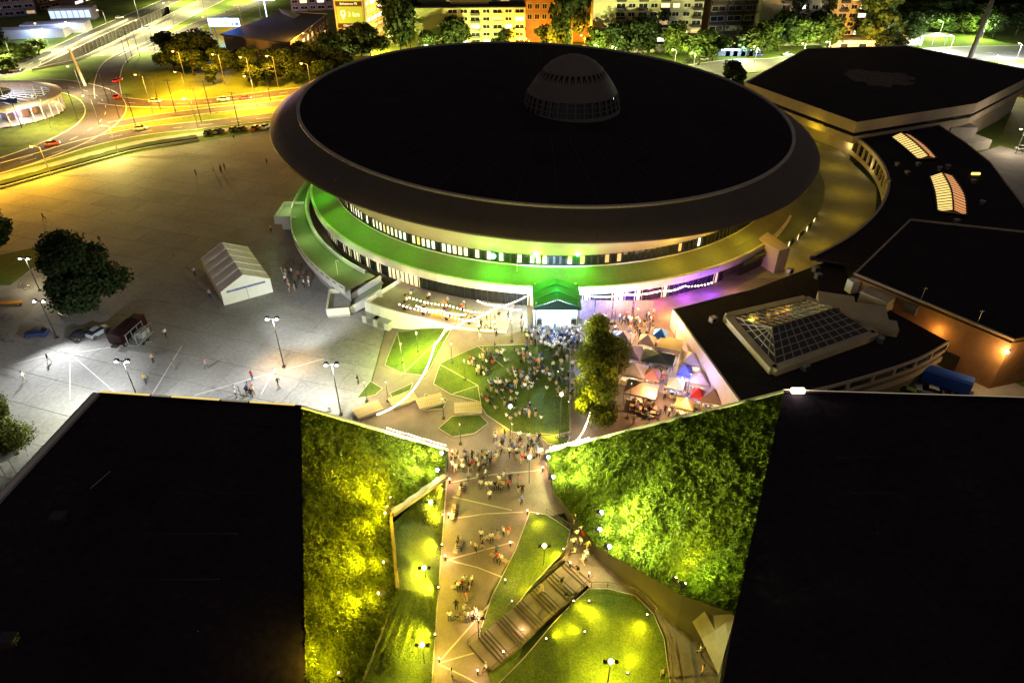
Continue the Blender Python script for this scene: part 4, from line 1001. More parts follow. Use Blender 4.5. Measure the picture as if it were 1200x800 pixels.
# low dark hall with glass pyramid and blue sign (beyond the park)
ph_ = thing('park_hall', 'low dark hall with tilted glass pyramid and blue lit sign', 'building', at(300, 66))
HA = [at(*p, 9) for p in ((258, 40), (340, 50), (384, 17), (330, 14))]
MB().prism([(p.x, p.y) for p in HA], 8.4, 9).build('roof', mat('slate_roof', (.07, .08, .09), .7, .2), ph_)
MB().prism([(p.x, p.y) for p in [q.lerp((HA[0]+HA[2])/2, .04) for q in HA]], 0, 8.4).build('wall', purpleb, ph_)
coping([HA[1], HA[2]], ph_); coping([HA[2], HA[3]], ph_)
py = [at(330, 16, 9), at(345, 22, 9), at(352, 18, 9), at(340, 12, 9)]; ap = at(326, 10, 15)
for p, q in zip(py, py[1:]+py[:1]): MB().poly([p, q, ap]).build('pyramid_face', mat('pyramid_glass', (.25, .32, .30), .3, .1), ph_)
wm = win_mesh(3.0, 2.0)
for k in range(9):
    for fl in range(2):
        p = HA[1].lerp(HA[2], (k+.5)/9); o = piece('window', wm, ph_, Vector((p.x, p.y, 2.6+fl*3.4))-ph_.location+Vector((.3, -.3, 0)), math.atan2((HA[2]-HA[1]).y, (HA[2]-HA[1]).x))
        o.material_slots[1].link = 'OBJECT'; o.material_slots[1].material = random.choice((lit_dim, glass_d, lit_win, glass_d))
sg = thing('lit_sign', 'glowing blue white sign panel at the edge of the dark park hall', 'sign', at(268, 60))
p = at(268, 52); MB().box((p.x, p.y, 9.6), (14.5, .5, 3.4)).build('sign_panel', emit('sign_blue', (.55, .72, 1), 1.3), sg)
MB().box((p.x+4, p.y-.3, 8.9), (1.1, .1, 1.0)).box((p.x+6, p.y-.3, 8.9), (1.6, .1, 1.0)).build('sign_mark', dark_metal, sg)
for x in (-5, 5): MB().tube((p.x+x, p.y+.3, 0), (p.x+x, p.y+.3, 8), .2).build('sign_post', dark_metal, sg)
light(sg, (p.x, p.y-3.5, 8.5), (.06, .22, 1), 9000, rad=1); light(sg, (p.x, p.y+3.5, 12), (.06, .22, 1), 5000, rad=1)
s2 = thing('lit_sign', 'small white blue glowing sign on the far side of park hall', 'sign', at(313, 24)); p = at(313, 22)
MB().box((p.x, p.y, 10.5), (12, .5, 3)).box((p.x, p.y+.2, 4.5), (.4, .4, 9)).build('sign_panel', emit('sign_pale', (.7, .85, 1), .7), s2)
light(s2, (p.x, p.y-3, 9), (.3, .5, 1), 1200, rad=1)
# shops lit blue below the mauve slab
sh = thing('shop_pavilion', 'low shop row lit bluish white below the mauve slab', 'building', at(40, 40))
for (u, v, wd, dp, h, m_) in ((30, 46, 34, 10, 4, 'shop_blue'), (62, 40, 30, 10, 4.5, 'shop_white'), (84, 24, 22, 9, 6, 'shop_blue')):
    p = at(u, v); bo = MB().box((p.x, p.y+dp/2, h/2), (wd, dp, h), R(12)).build('pavilion', mat('pavilion_wall', (.5, .5, .55), .6, .1), sh)
    for k in range(7):
        x = (k-3)*wd/7.4; c_, s_ = math.cos(R(12)), math.sin(R(12))
        MB().box((p.x+x*c_+.15, p.y-.1+x*s_+dp/2*(1-c_), h*.5), (wd/8.4, .15, h*.62), R(12)).build('shop_window', emit(m_, (.55, .7, 1) if m_ == 'shop_blue' else (.8, .88, 1), .35), bo)
light(sh, at(45, 47)+Vector((0, 0, 6)), (.5, .65, 1), 2600, rad=1); light(sh, at(80, 40)+Vector((0, 0, 6)), (.6, .7, 1), 1800, rad=1)
# glass pavilion inside the roundabout
gp = thing('glass_pavilion', 'glowing lens shaped glass pavilion in the middle of roundabout', 'building', at(15, 140))
ctr = at(-22, 134); 
def gpt(a_, k, z): return Vector((ctr.x+math.cos(a_)*27*k, ctr.y+math.sin(a_)*20*k, z))
N_ = 40
MB().poly([gpt(2*math.pi*k/N_, 1, .3) for k in range(N_)]).build('floor', mat('pavilion_floor', (.5, .5, .5), .5, .2, .2), gp)
MB().grid([[gpt(2*math.pi*k/N_, 1.02, 5.0) for k in range(N_)], [gpt(2*math.pi*k/N_, 1.04, 6.0) for k in range(N_)], [gpt(2*math.pi*k/N_, .9, 6.4) for k in range(N_)], [gpt(2*math.pi*k/N_, .88, 5.6) for k in range(N_)]], 0, True).build('roof_ring', white_p, gp)
for k in range(N_):
    a_ = 2*math.pi*k/N_; MB().bar(gpt(a_, 1.0, .2), gpt(a_, 1.0, 5.2), .25, .25).build('column', white_p, gp)
    MB().bar(gpt(a_, .9, 6.1), gpt(a_, .45, 7.0), .2, .3).build('roof_beam', white_p, gp)
MB().poly([gpt(5.7, .95, 6.6), gpt(5.5, .6, 6.8), gpt(5.95, .7, 6.8)]).build('blue_awning', mat('blue_cloth', (.03, .16, .5), .6, .1), gp)
for k in range(9):
    a_ = 3.9+k*.3; p = gpt(a_, .62, .3); MB().box((p.x, p.y, 1.6), (4.5, 2.2, 2.4), a_).build('booth', random.choice((white_p, purpleb, mat('pinkish', (.5, .35, .4), .6, .1), MATS['blue_cloth'])), gp)
for a_ in (4.2, 5.0, 5.8): light(gp, gpt(a_, .6, 4.6), (.85, .85, 1), 700, rad=.6)
isl = tag(MB().poly([at(*p)+Vector((0, 0, -.05)) for p in ((-40, 175), (30, 170), (70, 157), (100, 140), (106, 125), (96, 114), (70, 106), (-40, 108))]).build('roundabout_island', grass), kind='structure')
# blue lit kiosks behind the arena
kk = thing('kiosk_row', 'row of kiosks with blue white lights beneath yellow lit tree', 'kiosk', at(860, 64))
for k in range(5):
    p = at(848+k*9, 66); MB().box((p.x, p.y+2, 1.6), (5.4, 4, 3.2)).build('kiosk', mat('kiosk', (.1, .14, .25), .6, .1), kk)
    MB().box((p.x, p.y-.1, 2.7), (4.8, .1, .8)).build('kiosk_light', emit('kiosk_glow', (.45, .65, 1), .9), kk)
light(kk, at(866, 70)+Vector((0, 0, 4)), (.5, .65, 1), 1800, rad=.6)
# bus shelter
bs = thing('bus_shelter', 'long white roofed bus shelter beside the grassy park', 'shelter', at(1083, 54))
p = at(1083, 53); MB().box((p.x, p.y+1, 4.4), (22, 6, .5)).build('shelter_roof', white_p, bs); MB().box((p.x-6, p.y+1.5, 1.6), (9, 4, 3.2)).build('shelter_cabin', white_p, bs)
for x in (-9, -3, 3, 9): MB().box((p.x+x, p.y-1, 2.1), (.3, .3, 4.2)).build('post', grey_metal, bs)
low_ = thing('low_pavilion', 'long low white pavilion at the foot of pale far block', 'building', at(1000, 62)); p = at(1003, 60)
MB().box((p.x, p.y+3, 2.2), (26, 7, 4.4)).build('wall', white_p, low_); MB().box((p.x, p.y+3, 4.6), (27, 8, .4)).build('roof', pale_con, low_)
for k in range(6): MB().box((p.x-10.5+4.2*k, p.y-.55, 2.2), (3.2, .15, 2)).build('window', glass_d if k % 2 else lit_dim, low_)
# dark mast
ms = thing('floodlight_mast', 'tall dark tapering mast rising behind the hexagonal hall', 'mast', at(1133, 66)); p = at(1131, 82)
MB().tube((p.x, p.y, 0), (p.x+1.5, p.y, 52), 1.0, .6, 10).build('mast', mat('mast_dark', (.012, .009, .007), .8, .2, .4), ms); MB().box((p.x, p.y, .5), (3, 3, 1)).build('footing', concrete, ms)
# ------------------------------------------------------------------ lamps
def flood_lamp(u, v, h, label, rz=0, spots=(), heads=2):
    p = at(u, v); t_ = thing('plaza_floodlight', label, 'lamp post', p)
    MB().tube((0, 0, 0), (0, 0, h), .11, .07, 7).box((0, 0, .15), (.5, .5, .3)).build('pole', dark_metal, t_, False)
    MB().bar((-1.0, 0, h-.1), (1.0, 0, h-.1), .12, .12).build('crossbar', dark_metal, t_, False)
    for k in range(heads):
        x = (-.8, .8, 0, .4)[k]; hd_ = MB().box((x, -.1, h+.15), (.6, .5, .35)).build('flood_head', dark_metal, t_, False)
        MB().box((x, -.2, h+.0), (.5, .45, .14)).ball((x, -.25, h+.1), .2).build('flood_lens', lampw, hd_, False)
    for (tu, tv, c, pw, ang) in spots:
        light(t_, p+Vector((0, -.6, h-.35)), c, pw, 'SPOT', .25, at(tu, tv), ang, 1.0)
    return t_
flood_lamp(333, 430, 10, 'tall twin floodlight mast with warm pool at its foot on the plaza', spots=((372, 366, WHT, 6500, 75), (336, 428, (1, .62, .28), 2600, 80), (300, 470, WHT, 2600, 120), (270, 370, WHT, 1500, 120)))
flood_lamp(400, 486, 10, 'tall twin floodlight mast beside the small lawn and slatted seat', spots=((420, 420, (1, .97, .9), 4200, 120), (340, 470, (1, .97, .9), 3800, 120)))
flood_lamp(168, 482, 10, 'blue white floodlight mast just behind the congress hall roof edge', spots=((80, 437, WHT, 8000, 85), (230, 450, WHT, 2800, 110), (15, 500, (.95, 1, .8), 9000, 80)))
flood_lamp(67, 396, 8, 'bright floodlight mast beside the parked dark blue car', spots=((80, 452, WHT, 5500, 110),))
flood_lamp(47, 341, 7.5, 'small floodlight mast at the corner of triangular lawn', spots=((40, 320, (1, .9, .6), 900, 130), (60, 345, (1, .9, .6), 700, 130)))
SLAMP = None
def street_lamp(u, v, h, label, c=SOD, pw=2500, rz=0, lm=None, group=None, arm=1.8, wide=False):
    p = at(u, v); t_ = thing('street_lamp', label, 'street lamp', p, rz, group)
    MB().tube((0, 0, 0), (0, 0, h), .14, .09, 6).bar((0, 0, h), (-arm, 0, h+.5), .1, .1).build('pole', grey_metal, t_, False)
    hd_ = MB().box((-arm-.3, 0, h+.5), (1.0, .35, .22)).build('lamp_head', grey_metal, t_, False)
    MB().box((-arm-.3, 0, h+.36), (.8, .3, .1)).ball((-arm-.3, 0, h+.3), .3, sq=.7).build('lamp_glass', lm or lampo, hd_, False)
    if wide: light(t_, (-arm-.3, 0, h-.15), c, pw*1.7, 'POINT', .3, world=False)
    else: light(t_, (-arm-.3, 0, h-.15), c, pw*2.4, 'SPOT', .3, (-arm-.3, 0, 0), 158, .6, world=False)
    return t_
street_lamp(180, 135, 13, 'tall orange street lamp on the grass between roundabout exits', pw=11000)
street_lamp(219, 112, 8, 'shorter orange street lamp beside the curved park steps', pw=6000)
street_lamp(301, 125, 10, 'orange street lamp near the arena end of the main road', pw=8000, c=(1, .6, .1))
for (u, v) in ((326, 102), (366, 112), (264, 100), (218, 96), (250, 50), (285, 34), (306, 22), (366, 72), (296, 104)):
    street_lamp(u, v, 11, 'orange street lamp glowing among the park trees', group='lamps among the park trees', pw=4500, wide=True)
street_lamp(60, 206, 8, 'orange street lamp over the pavement at the hedge', pw=3800, c=(1, .5, .02), wide=True)
street_lamp(-10, 222, 8, 'orange street lamp at the far end of the hedge', pw=3800, c=(1, .45, .02), wide=True)
street_lamp(140, 184, 9, 'orange street lamp over the pavement near the end of hedge', pw=4000, c=(1, .8, .2), wide=True)
street_lamp(232, 150, 9, 'yellow street lamp beside the row of parked cars', pw=2800, c=(1, .82, .26), lm=lampy, wide=True)
for (u, v) in ((98, 112), (60, 150), (118, 150)):
    street_lamp(u, v, 10, 'pale street lamp lighting the roundabout lanes', c=(1, .72, .35), pw=4000, lm=lampy, group='roundabout lamps')
for (u, v) in ((130, 44), (165, 28), (205, 34), (240, 14), (95, 60), (60, 62), (215, 4), (175, 58), (20, 84), (290, 2)):
    street_lamp(u, v, 12, 'white yellow street lamp lining the sunken highway', c=(1, .95, .42), pw=8000, lm=lampy, group='highway lamps', arm=2.2)
pole_me = MB().tube((0, 0, 0), (0, 0, 11), .16, .1, 6).bar((-1.4, 0, 10.7), (1.4, 0, 10.7), .12, .12).mesh('pole', dark_metal)
for (u, v) in ((206, 132), (236, 143), (247, 133), (280, 148), (140, 138), (128, 122), (160, 150), (92, 142), (150, 74), (155, 68), (164, 66), (182, 60), (26, 150), (317, 118), (188, 128)):
    t_ = thing('wire_pole', 'dark unlit tram wire pole near the roundabout', 'pole', at(u, v), random.uniform(-.4, .4), 'tram wire poles'); piece('pole', pole_me, t_)
ban = thing('leaning_pylon', 'white leaning pylon on the grass beside the roundabout', 'pylon', at(100, 101)); p = at(100, 101)
MB().bar((p.x, p.y, 0), (p.x-2.5, p.y+2, 13), .8, .8).build('pylon', white_p, ban)
# lamps in front of the far buildings
for (u, v, c, pw, lab) in ((648, 70, SOD, 3000, 'orange street lamp in front of the orange office building'), (620, 66, SOD, 6500, 'orange street lamp at the left end of orange office building'), (684, 62, SOD, 6500, 'orange street lamp between orange office and tall pale slab'),
    (560, 74, (.95, .92, .25), 6500, 'yellow green lamp before the pale low block'), (505, 74, (.95, .92, .25), 4500, 'yellow green lamp at the left end of pale low block'), (720, 76, (.95, .92, .35), 5000, 'yellow green lamp before the tall pale slab'), (700, 74, (.85, 1, .3), 1600, 'lamp beside the bushy tree at tall pale slab'),
    (790, 80, (.95, .95, .3), 3500, 'lamp beside the yellow lit tree at the slab end'), (812, 84, (.9, 1, .4), 2600, 'lamp beside the white parked car'), (884, 76, (1, .92, .3), 3200, 'lamp between kiosks and yellow tree'), (940, 72, (.85, 1, .4), 4000, 'lamp before the pale far block trees'), (968, 70, (.9, 1, .45), 3500, 'lamp at the right end of pale far block'),
    (822, 40, SOD, 1800, 'orange street lamp before the dark brown building'), (1018, 70, SOD, 6000, 'orange street lamp beneath the orange glowing tree'), (1036, 58, SOD, 5000, 'orange street lamp behind the orange glowing tree'), (450, 64, (1, .75, .2), 6000, 'yellow lamp at the gallery flats'), (405, 84, (1, .85, .3), 1500, 'lamp below the advertising tower'),
    (1112, 62, (.95, 1, .75), 5000, 'white lamp beside the bus shelter'), (1100, 44, (.8, 1, .35), 3200, 'greenish lamp in the grassy park'), (1150, 46, (.8, 1, .35), 3200, 'greenish lamp beside the park edge tree'), (1190, 72, (.95, .98, 1), 5500, 'white twin lamp on the station road'), (1165, 88, (.95, .98, 1), 4500, 'white lamp on the cross road'), (1080, 92, (1, 1, .9), 3000, 'white lamp where the roads meet'),
    (1200, 105, (1, .6, .3), 2500, 'orange lamp behind the corner of hexagonal hall'), (1190, 180, (1, .8, .55), 450, 'pale lamp in the rear yard')):
    street_lamp(u, v, 7, lab, c=c, pw=pw*(1.25 if u < 1000 else 1.25), lm=lampo if c == SOD else lampy, arm=1.2, wide=True)
light(fl_, at(446, 66)+Vector((0, 0, 20)), (1, .7, .15), 5000, rad=1)

# ------------------------------------------------------------------ arena lighting
for (u, v) in ((578, 301), (628, 299), (677, 298)):
    p = at(u, v, 11.6); fx = MB().ball((p.x, p.y-.3, 11.9), .5, 8, 6).build('green_spotlight', lampg, arena); light(arena, (p.x, p.y-1.2, 11.4), GRN, 420, rad=.2)
for a, pw in ((-196, 900), (-186, 1200), (-172, 1700), (-160, 1900), (-148, 1700), (-139, 1500), (-131, 1200), (-122, 1300), (-112, 1000), (-102, 800), (-93, 650), (-84, 450), (-75, 200)):
    light(arena, pp(57.2, a, 14.2), GRN, pw*.34, 'SPOT', .3, pp(56.3, a, 7), 108, .8)
for k in range(30):
    a = -150+k*5.5; light(arena, pp(56.6, a, 11.9), (1, .42, .06), 22 if a < -20 else 14, rad=.25)
for a in (-68, -58, -48): light(arena, pp(57, a, 12), (1, .72, .04), 190, rad=.3)
for a, r in ((-42, 63), (-30, 66), (-16, 71), (-3, 75), (10, 80), (23, 84), (34, 87)): light(arena, pp(r, a, 7.5), (1, .68, .02), 130, rad=.3)
for a, r in ((-5, 84.5), (6, 88), (16, 91.5), (25, 94)): light(arena, pp(r-2.2, a, 5.2), (1, .8, .3), 45, rad=.3)
for a in (-166, -150, -136): light(low, pp(63, a, 7.0), (.65, 1, .35), 150, rad=.3)
for a in (-152, -143, -134): light(low, pp(58.4, a, 5.6), (1, .85, .6), 30, rad=.2)
for a in (-128, -120, -112, -104, -96, -88): light(dt if a < -104 else ev, pp(60.5, a, 5.7), (1, .78, .45), 55, rad=.3)
ldm = MB().tube((0, 0, 0), (0, 0, 3.2), .05, .04).bar((0, 0, 3.2), (.7, 0, 3.2), .06, .06).mesh('pole', white_p)
for (u, v) in ((396, 322), (606, 322)):
    t_ = thing('terrace_mast', 'slim white bracket pole on the ring walkway by the stairs' if u < 500 else 'slim white bracket pole on the upper green terrace', 'pole', at(u, v, 3.6 if u < 500 else 7.9)); piece('pole', ldm, t_)

# floodlights on the planted slopes
def slope_flood(u, v, z, tu, tv, tz, pw, label, parentname='slope_floodlight', c=(.92, 1, .34), ang=85):
    T3 = (lpA, lpB, lpC) if u < 600 else (rpA, rpB, rpC); z = onplane(u, v, *T3).z+.5; tz = onplane(tu, tv, *T3).z+.6; p = at(u, v, z); q = at(tu, tv, tz); t_ = thing('slope_floodlight', label, 'floodlight', p)
    d = (q-p).normalized()
    MB().tube((0, 0, -.8), (0, 0, .7), .07).build('stand', dark_metal, t_, False)
    MB().box((-d.x*.25, -d.y*.25, .8), (.6, .6, .5), math.atan2(d.y, d.x)).build('housing', dark_metal, t_, False)
    MB().ball((d.x*.15, d.y*.15, .95), .24 if c[2] > .3 else .12, 8, 6).build('lens', lampw if c[2] > .3 else lampy, t_, False)
    light(t_, p+d*1.0+Vector((0, 0, .7)), c, pw*.16, 'POINT', .15)
    light(t_, p+d*.6+Vector((0, 0, 1.2)), c, pw*(3.2 if c[2] > .3 else 4.2), 'SPOT', .12, p+d*6-Vector((0, 0, .8)), ang-25, .9)
    light(t_, p+d*.6+Vector((0, 0, 3.0)), c, pw*(1.7 if c[2] > .3 else .85), 'SPOT', .2, q-Vector((0, 0, .8)), ang+35, .9)
slope_flood(519, 536, 3.2, 440, 520, 9, 2300, 'white floodlight at the top of ivy slope beside the path')
slope_flood(514, 556, 3.4, 450, 545, 9, 1900, 'second white floodlight on ivy slope above the concrete ledge')
for (u, v, z, tu, tv, lab) in ((641, 541, 2.8, 720, 525, 'white floodlight at the tip of shrub slope'), (647, 564, 2.8, 730, 545, 'second white floodlight down the shrub slope'), (703, 606, 3.8, 780, 580, 'white floodlight where the shrub slope bends'), (701, 626, 3.8, 800, 600, 'bright white floodlight above the dark walk'), (712, 646, 4.0, 800, 640, 'lower white floodlight by the walk parapet')):
    slope_flood(u, v, z, tu, tv, 9, 2300, lab)
slope_flood(790, 684, 6.5, 815, 640, 12, 700, 'yellow floodlight low on the shrub slope near grey canopy', c=(1, .85, .1), ang=80)
slope_flood(800, 690, 7.5, 840, 665, 13, 420, 'lime floodlight beside the grey faceted canopy', c=(.8, 1, .15), ang=80)
YF = (1, .74, .02)
for (u, v, z, tu, tv, tz, pw, lab) in ((456, 600, 5.4, 385, 540, 12, 1500, 'yellow floodlight on the ledge corner aimed up ivy slope'), (453, 606, 5.4, 380, 650, 12, 1300, 'yellow floodlight on the ledge corner aimed along ivy slope'), (459, 590, 5.6, 440, 545, 9, 500, 'small yellow floodlight above the ledge corner'),
    (452, 664, 5.6, 380, 650, 12, 1500, 'yellow floodlight halfway down the ivy slope'), (446, 700, 5.6, 380, 715, 12, 1500, 'yellow floodlight at the lower ledge of ivy slope'), (400, 795, 5.2, 370, 770, 12, 500, 'yellow floodlight at the bottom of ivy slope')):
    slope_flood(u, v, z, tu, tv, tz, pw*1.3, lab, c=YF, ang=95)
# ground spots along lawns
gs = MB().tube((0, 0, 0), (0, 0, .3), .14, .12, 8).mesh('spot_body', dark_metal); gl_ = MB().ball((0, 0, .33), .09).mesh('spot_lens', lampy)
def ground_spot(u, v, tu, tv, pw, label, c=YF, group=None, ang=100, hz=.55, g=atg):
    p = g(u, v, .08)
    if tu < 10:                                      # aim up the bank: tu = place along it
        i_ = int(tu); f_ = tu-i_; q = (inner[i_].lerp(inner[i_+1], f_)).lerp(outr[i_].lerp(outr[i_+1], f_), .55); q = q-(q-p)*.45
    else: q = g(tu, tv)
    t_ = thing('ground_spotlight', label, 'spotlight', p, 0, group)
    b_ = piece('spot_body', gs, t_); piece('spot_lens', gl_, b_)
    light(t_, p+Vector((0, 0, hz)), c, pw*7, 'SPOT', .06, q+(q-p)*.9+Vector((0, 0, .2)), 62, .9)
    light(t_, p+Vector((0, 0, hz+.9)), c, pw*2.2, 'SPOT', .06, q, ang+40, 1.0)
LS = 'spotlights along the lawn edges'
for (u, v, tu, tv, pw) in ((672, 706, 690, 718, 130), (690, 706, 705, 740, 150), (758, 722, 728, 770, 190), (685, 742, 640, 735, 120), (640, 750, 670, 735, 110), (735, 790, 745, 750, 150)):
    ground_spot(u, v, tu, tv, pw, 'small yellow spotlight shining across the round lawn', group=LS, ang=75)
for (u, v, tu, tv, pw) in ((660, 645, 610, 680, 190), (600, 706, 640, 665, 130), (630, 604, 625, 640, 110)):
    ground_spot(u, v, tu, tv, pw, 'small yellow spotlight shining across the wedge lawn', group=LS+' wedge', ang=80)
for (u, v, tu, tv, pw) in ((521, 575, 1.0, 0, 300), (519, 605, 1.2, .3, 300), (518, 640, 1.5, .3, 280), (514, 690, 2.0, .4, 420), (510, 745, 2.6, .4, 480), (446, 770, 3, .1, 0)):
    if pw: ground_spot(u, v, tu, tv, pw, 'small yellow spotlight shining up the bank lawn from the path', group=LS+' bank', ang=90, hz=.7)
for (u, v, tu, tv, pw) in ((655, 514, 640, 512, 120), (580, 508, 600, 500, 60), (690, 503, 700, 470, 0)):
    if pw: ground_spot(u, v, tu, tv, pw, 'small yellow spotlight at the near edge of event lawn', group=LS+' event', ang=110)
# path lights: low bollards
bl = MB().tube((0, 0, 0), (0, 0, .75), .09, n=8).mesh('bollard_post', dark_metal); bc = MB().tube((0, 0, .75), (0, 0, .9), .07, n=8).mesh('bollard_lens', lampy)
for (u, v, pw) in ((527, 566, 95), (526, 607, 95), (522, 656, 110), (515, 776, 50), (636, 552, 95), (618, 603, 60), (598, 640, 40), (592, 684, 60), (561, 730, 90), (632, 534, 70), (530, 533, 70), (668, 664, 60), (690, 676, 50), (560, 790, 40), (612, 742, 26), (590, 768, 22)):
    p = atg(u, v, .03); t_ = thing('path_bollard', 'low lit bollard beside the valley path', 'bollard', p, 0, 'path bollards')
    b_ = piece('bollard_post', bl, t_); piece('bollard_lens', bc, b_); light(t_, p+Vector((0, 0, 1.15)), (1, .60, .28), pw*1.05, rad=.1)
def park_lamp(u, v, h, label, lit=None):
    p = atg(u, v); t_ = thing('park_lamp', label, 'lamp post', p)
    MB().tube((0, 0, 0), (0, 0, h), .07, .05, 6).build('pole', dark_metal, t_, False)
    MB().bar((-.6, 0, h-.1), (.6, 0, h-.1), .08, .08).box((-.55, 0, h), (.4, .3, .25)).box((.55, 0, h), (.4, .3, .25)).build('lamp_head', dark_metal, t_, False)
    if lit:
        MB().ball((0, 0, h+.1), .28).build('lamp_glass', lit[2], t_, False); light(t_, p+Vector((0, 0, h-.4)), lit[0], lit[1], rad=.15)
park_lamp(637, 662, 3.6, 'double headed post on the wedge lawn', ((1, .82, .06), 420, lampy)); park_lamp(712, 800, 4, 'lit lamp post on the near side of round lawn', ((1, .8, .06), 1900, lampy)); park_lamp(668, 712, 2.6, 'unlit double headed post at the tip of round lawn')
park_lamp(620, 566, 5, 'slender post on the upper path near shrub slope', ((1, .8, .5), 160, lampy)); park_lamp(498, 780, 4, 'post with added light half hidden at the bank lawn edge', ((1, .82, .06), 800, lampy)); park_lamp(500, 690, 4, 'post with added light on the bank lawn halfway down the path', ((1, .82, .06), 800, lampy)); park_lamp(507, 610, 3.5, 'post with added light on the bank lawn below the concrete ledge', ((1, .82, .05), 700, lampy)); park_lamp(561, 745, 3.4, 'slender post at the tip of the wedge lawn'); park_lamp(598, 512, 6, 'slender post at the near end of event lawn', ((.9, .95, 1), 160, lampw))  # bank lawn posts carry light added to brighten the bank
park_lamp(655, 517, 9, 'added tall slender floodlight post beside the coping of shrub slope', ((1, .9, .3), 60, lampy)); q = atg(655, 517, 9.2); light(ev, q, (1, .86, .05), 5200, 'SPOT', .2, atg(702, 478, 6), 62, .8); q = atg(650, 400, 9); light(ev, q, (1, .86, .1), 1500, 'SPOT', .2, atg(702, 440, 7), 70, .8)  # made-up post, plus unseen spots added to light the market trees

# ------------------------------------------------------------------ strings of bulbs
bulb = MB().ball((0, 0, 0), .14, 6, 4).mesh('bulb', bulb_m)
def string(pts, label, nb, group=None, pw=26, nl=5, sag=.35, every=1, bs=1.0):
    t_ = thing('string_lights', label, 'string lights', Vector((pts[0].x, pts[0].y, pts[0].z)), 0, group)
    L_ = []
    for a_, b_ in zip(pts, pts[1:]):
        for k in range(8): f_ = k/8; L_.append(a_.lerp(b_, f_)-Vector((0, 0, sag*4*f_*(1-f_))))
    L_.append(pts[-1]); mb = MB()
    for a_, b_ in zip(L_, L_[1:]): mb.tube(a_, b_, .02, n=3, cap=False)
    mb.build('cable', dark_metal, t_)
    for k in range(nb):
        x = k/(nb-1)*(len(L_)-1); i = min(len(L_)-2, int(x)); q = L_[i].lerp(L_[i+1], x-i); piece('bulb', bulb, t_, q-t_.location-Vector((0, 0, .12)), 0, (bs, bs, bs))
    for k in range(nl):
        x = (k+.5)/nl*(len(L_)-1); i = int(x); q = L_[i].lerp(L_[i+1], x-i); light(t_, q-Vector((0, 0, .5)), WRM, pw, rad=.2)
string([atg(*p, dz) for p, dz in (((445, 502), 3), ((478, 482), 3), ((500, 452), 3.2), ((511, 420), 3.2), ((523, 404), 3.4))], 'dense bulb string climbing the path from plaza to terrace', 66, pw=40, nl=5, bs=.9)
string([atg(*p, dz) for p, dz in (((523, 404), 3.4), ((545, 395), 3.4), ((580, 381), 3.6), ((630, 362), 4.2))], 'bulb string running from terrace corner to the stage roof', 58, pw=36, nl=4, bs=.9)
string([atg(690, 500, 3), atg(683, 517, 2.4), atg(672, 530, 2.2)], 'short bright bulb string hanging from the yellow lit trees', 16, pw=40, nl=2, bs=.8)
for i, (a_, b_) in enumerate((((480, 348), (570, 366)), ((468, 356), (560, 376)), ((488, 358), (545, 368)), ((560, 352), (610, 362)))):
    string([at(*a_, 5.8), at((a_[0]+b_[0])/2, (a_[1]+b_[1])/2, 5.6), at(*b_, 5.8)], 'bulb string hung over the drinks terrace tables', 22, 'bulb strings over the terrace', 22, 2)
string([LP[0].lerp(LP[1], f_)+Vector((0, .2, .9)) for f_ in (.55, .7, .85, .98)], 'row of bulbs along the sloping coping of ivy slope', 22, pw=14, nl=3, sag=.05, bs=.7)
string([RP[1].lerp(RP[0], f_)+Vector((0, .2, .7)) for f_ in (.02, .2)], 'row of bulbs along the sloping coping of shrub slope', 14, pw=10, nl=2, sag=.05, bs=.7)
string([atg(690, 368, 4), atg(730, 366, 4), atg(770, 362, 4)], 'bulb string along the market front under the arena terrace', 30, pw=40, nl=3)
string([atg(775, 362, 4), atg(798, 356, 4), atg(830, 352, 4)], 'bulb string at the corner of the rink wall', 18, pw=20, nl=2)

# ------------------------------------------------------------------ stage
sx = atg(652, 388); SY = sx.y; SX = sx.x; SZ = gh(SX, SY)
stg = thing('stage', 'open air stage with green gabled canopy and blazing white blue screen', 'stage', Vector((SX, SY+4, SZ)))
def S(x, y, z): return Vector((SX+x, SY+y, SZ+z))
MB().box(S(0, 4, .5), (8.0, 7.5, 1.0)).build('platform', mat('stage_floor', (.5, .52, .56), .5, .1), stg)
for x in (-3.7, 3.7):
    for y in (.6, 7.2): MB().box(S(x, y, 2.9), (.3, .3, 5.4)).build('truss_post', grey_metal, stg)
green_cl = mat('green_canvas', (.02, .20, .06), .6, .15, .8)
rows = []
for y, lift in ((0, 0), (2.5, .5), (5, .5), (7.6, 0)):
    rows.append([S(x, y, 5.0+(1.5-1.5*abs(x)/4)*(1)+lift*.4) for x in (-4.2, -2.8, -1.4, 0, 1.4, 2.8, 4.2)])
MB().grid(rows).build('canopy', green_cl, stg)
MB().grid([[S(x, -.02, 5.0+1.5-1.5*abs(x)/4) for x in (-4.2, -2.8, -1.4, 0, 1.4, 2.8, 4.2)], [S(x, -.02, 4.4) for x in (-4.2, -2.8, -1.4, 0, 1.4, 2.8, 4.2)]]).build('valance', mat('valance', (.02, .07, .10), .6, .1), stg)
for y in (0.02, 2.5, 5.0): MB().bar(S(-4.2, y, 5.05), S(0, y, 6.6+(.2 if y else 0)), .12, .12).bar(S(4.2, y, 5.05), S(0, y, 6.6+(.2 if y else 0)), .12, .12).build('canopy_rib', mat('rib_green', (.03, .35, .1), .5, 0), stg)
MB().box(S(0, 7.3, 2.9), (7.2, .2, 3.6)).build('screen', emit('screen_glow', (.72, .85, 1), 3.0, True), stg)
for x in (-3, 3): MB().box(S(x, .8, 1.6), (.9, .8, 1.3)).build('loudspeaker', dark_metal, stg)
for x in (-2.4, -.8, .8, 2.4):
    MB().box(S(x, .4, 4.5), (.35, .35, .35)).build('stage_lamp', lampw, stg); light(stg, S(x, .1, 4.3), (.45, .62, 1), 1500, 'SPOT', .15, S(x*2, -12, 0), 110, .8)
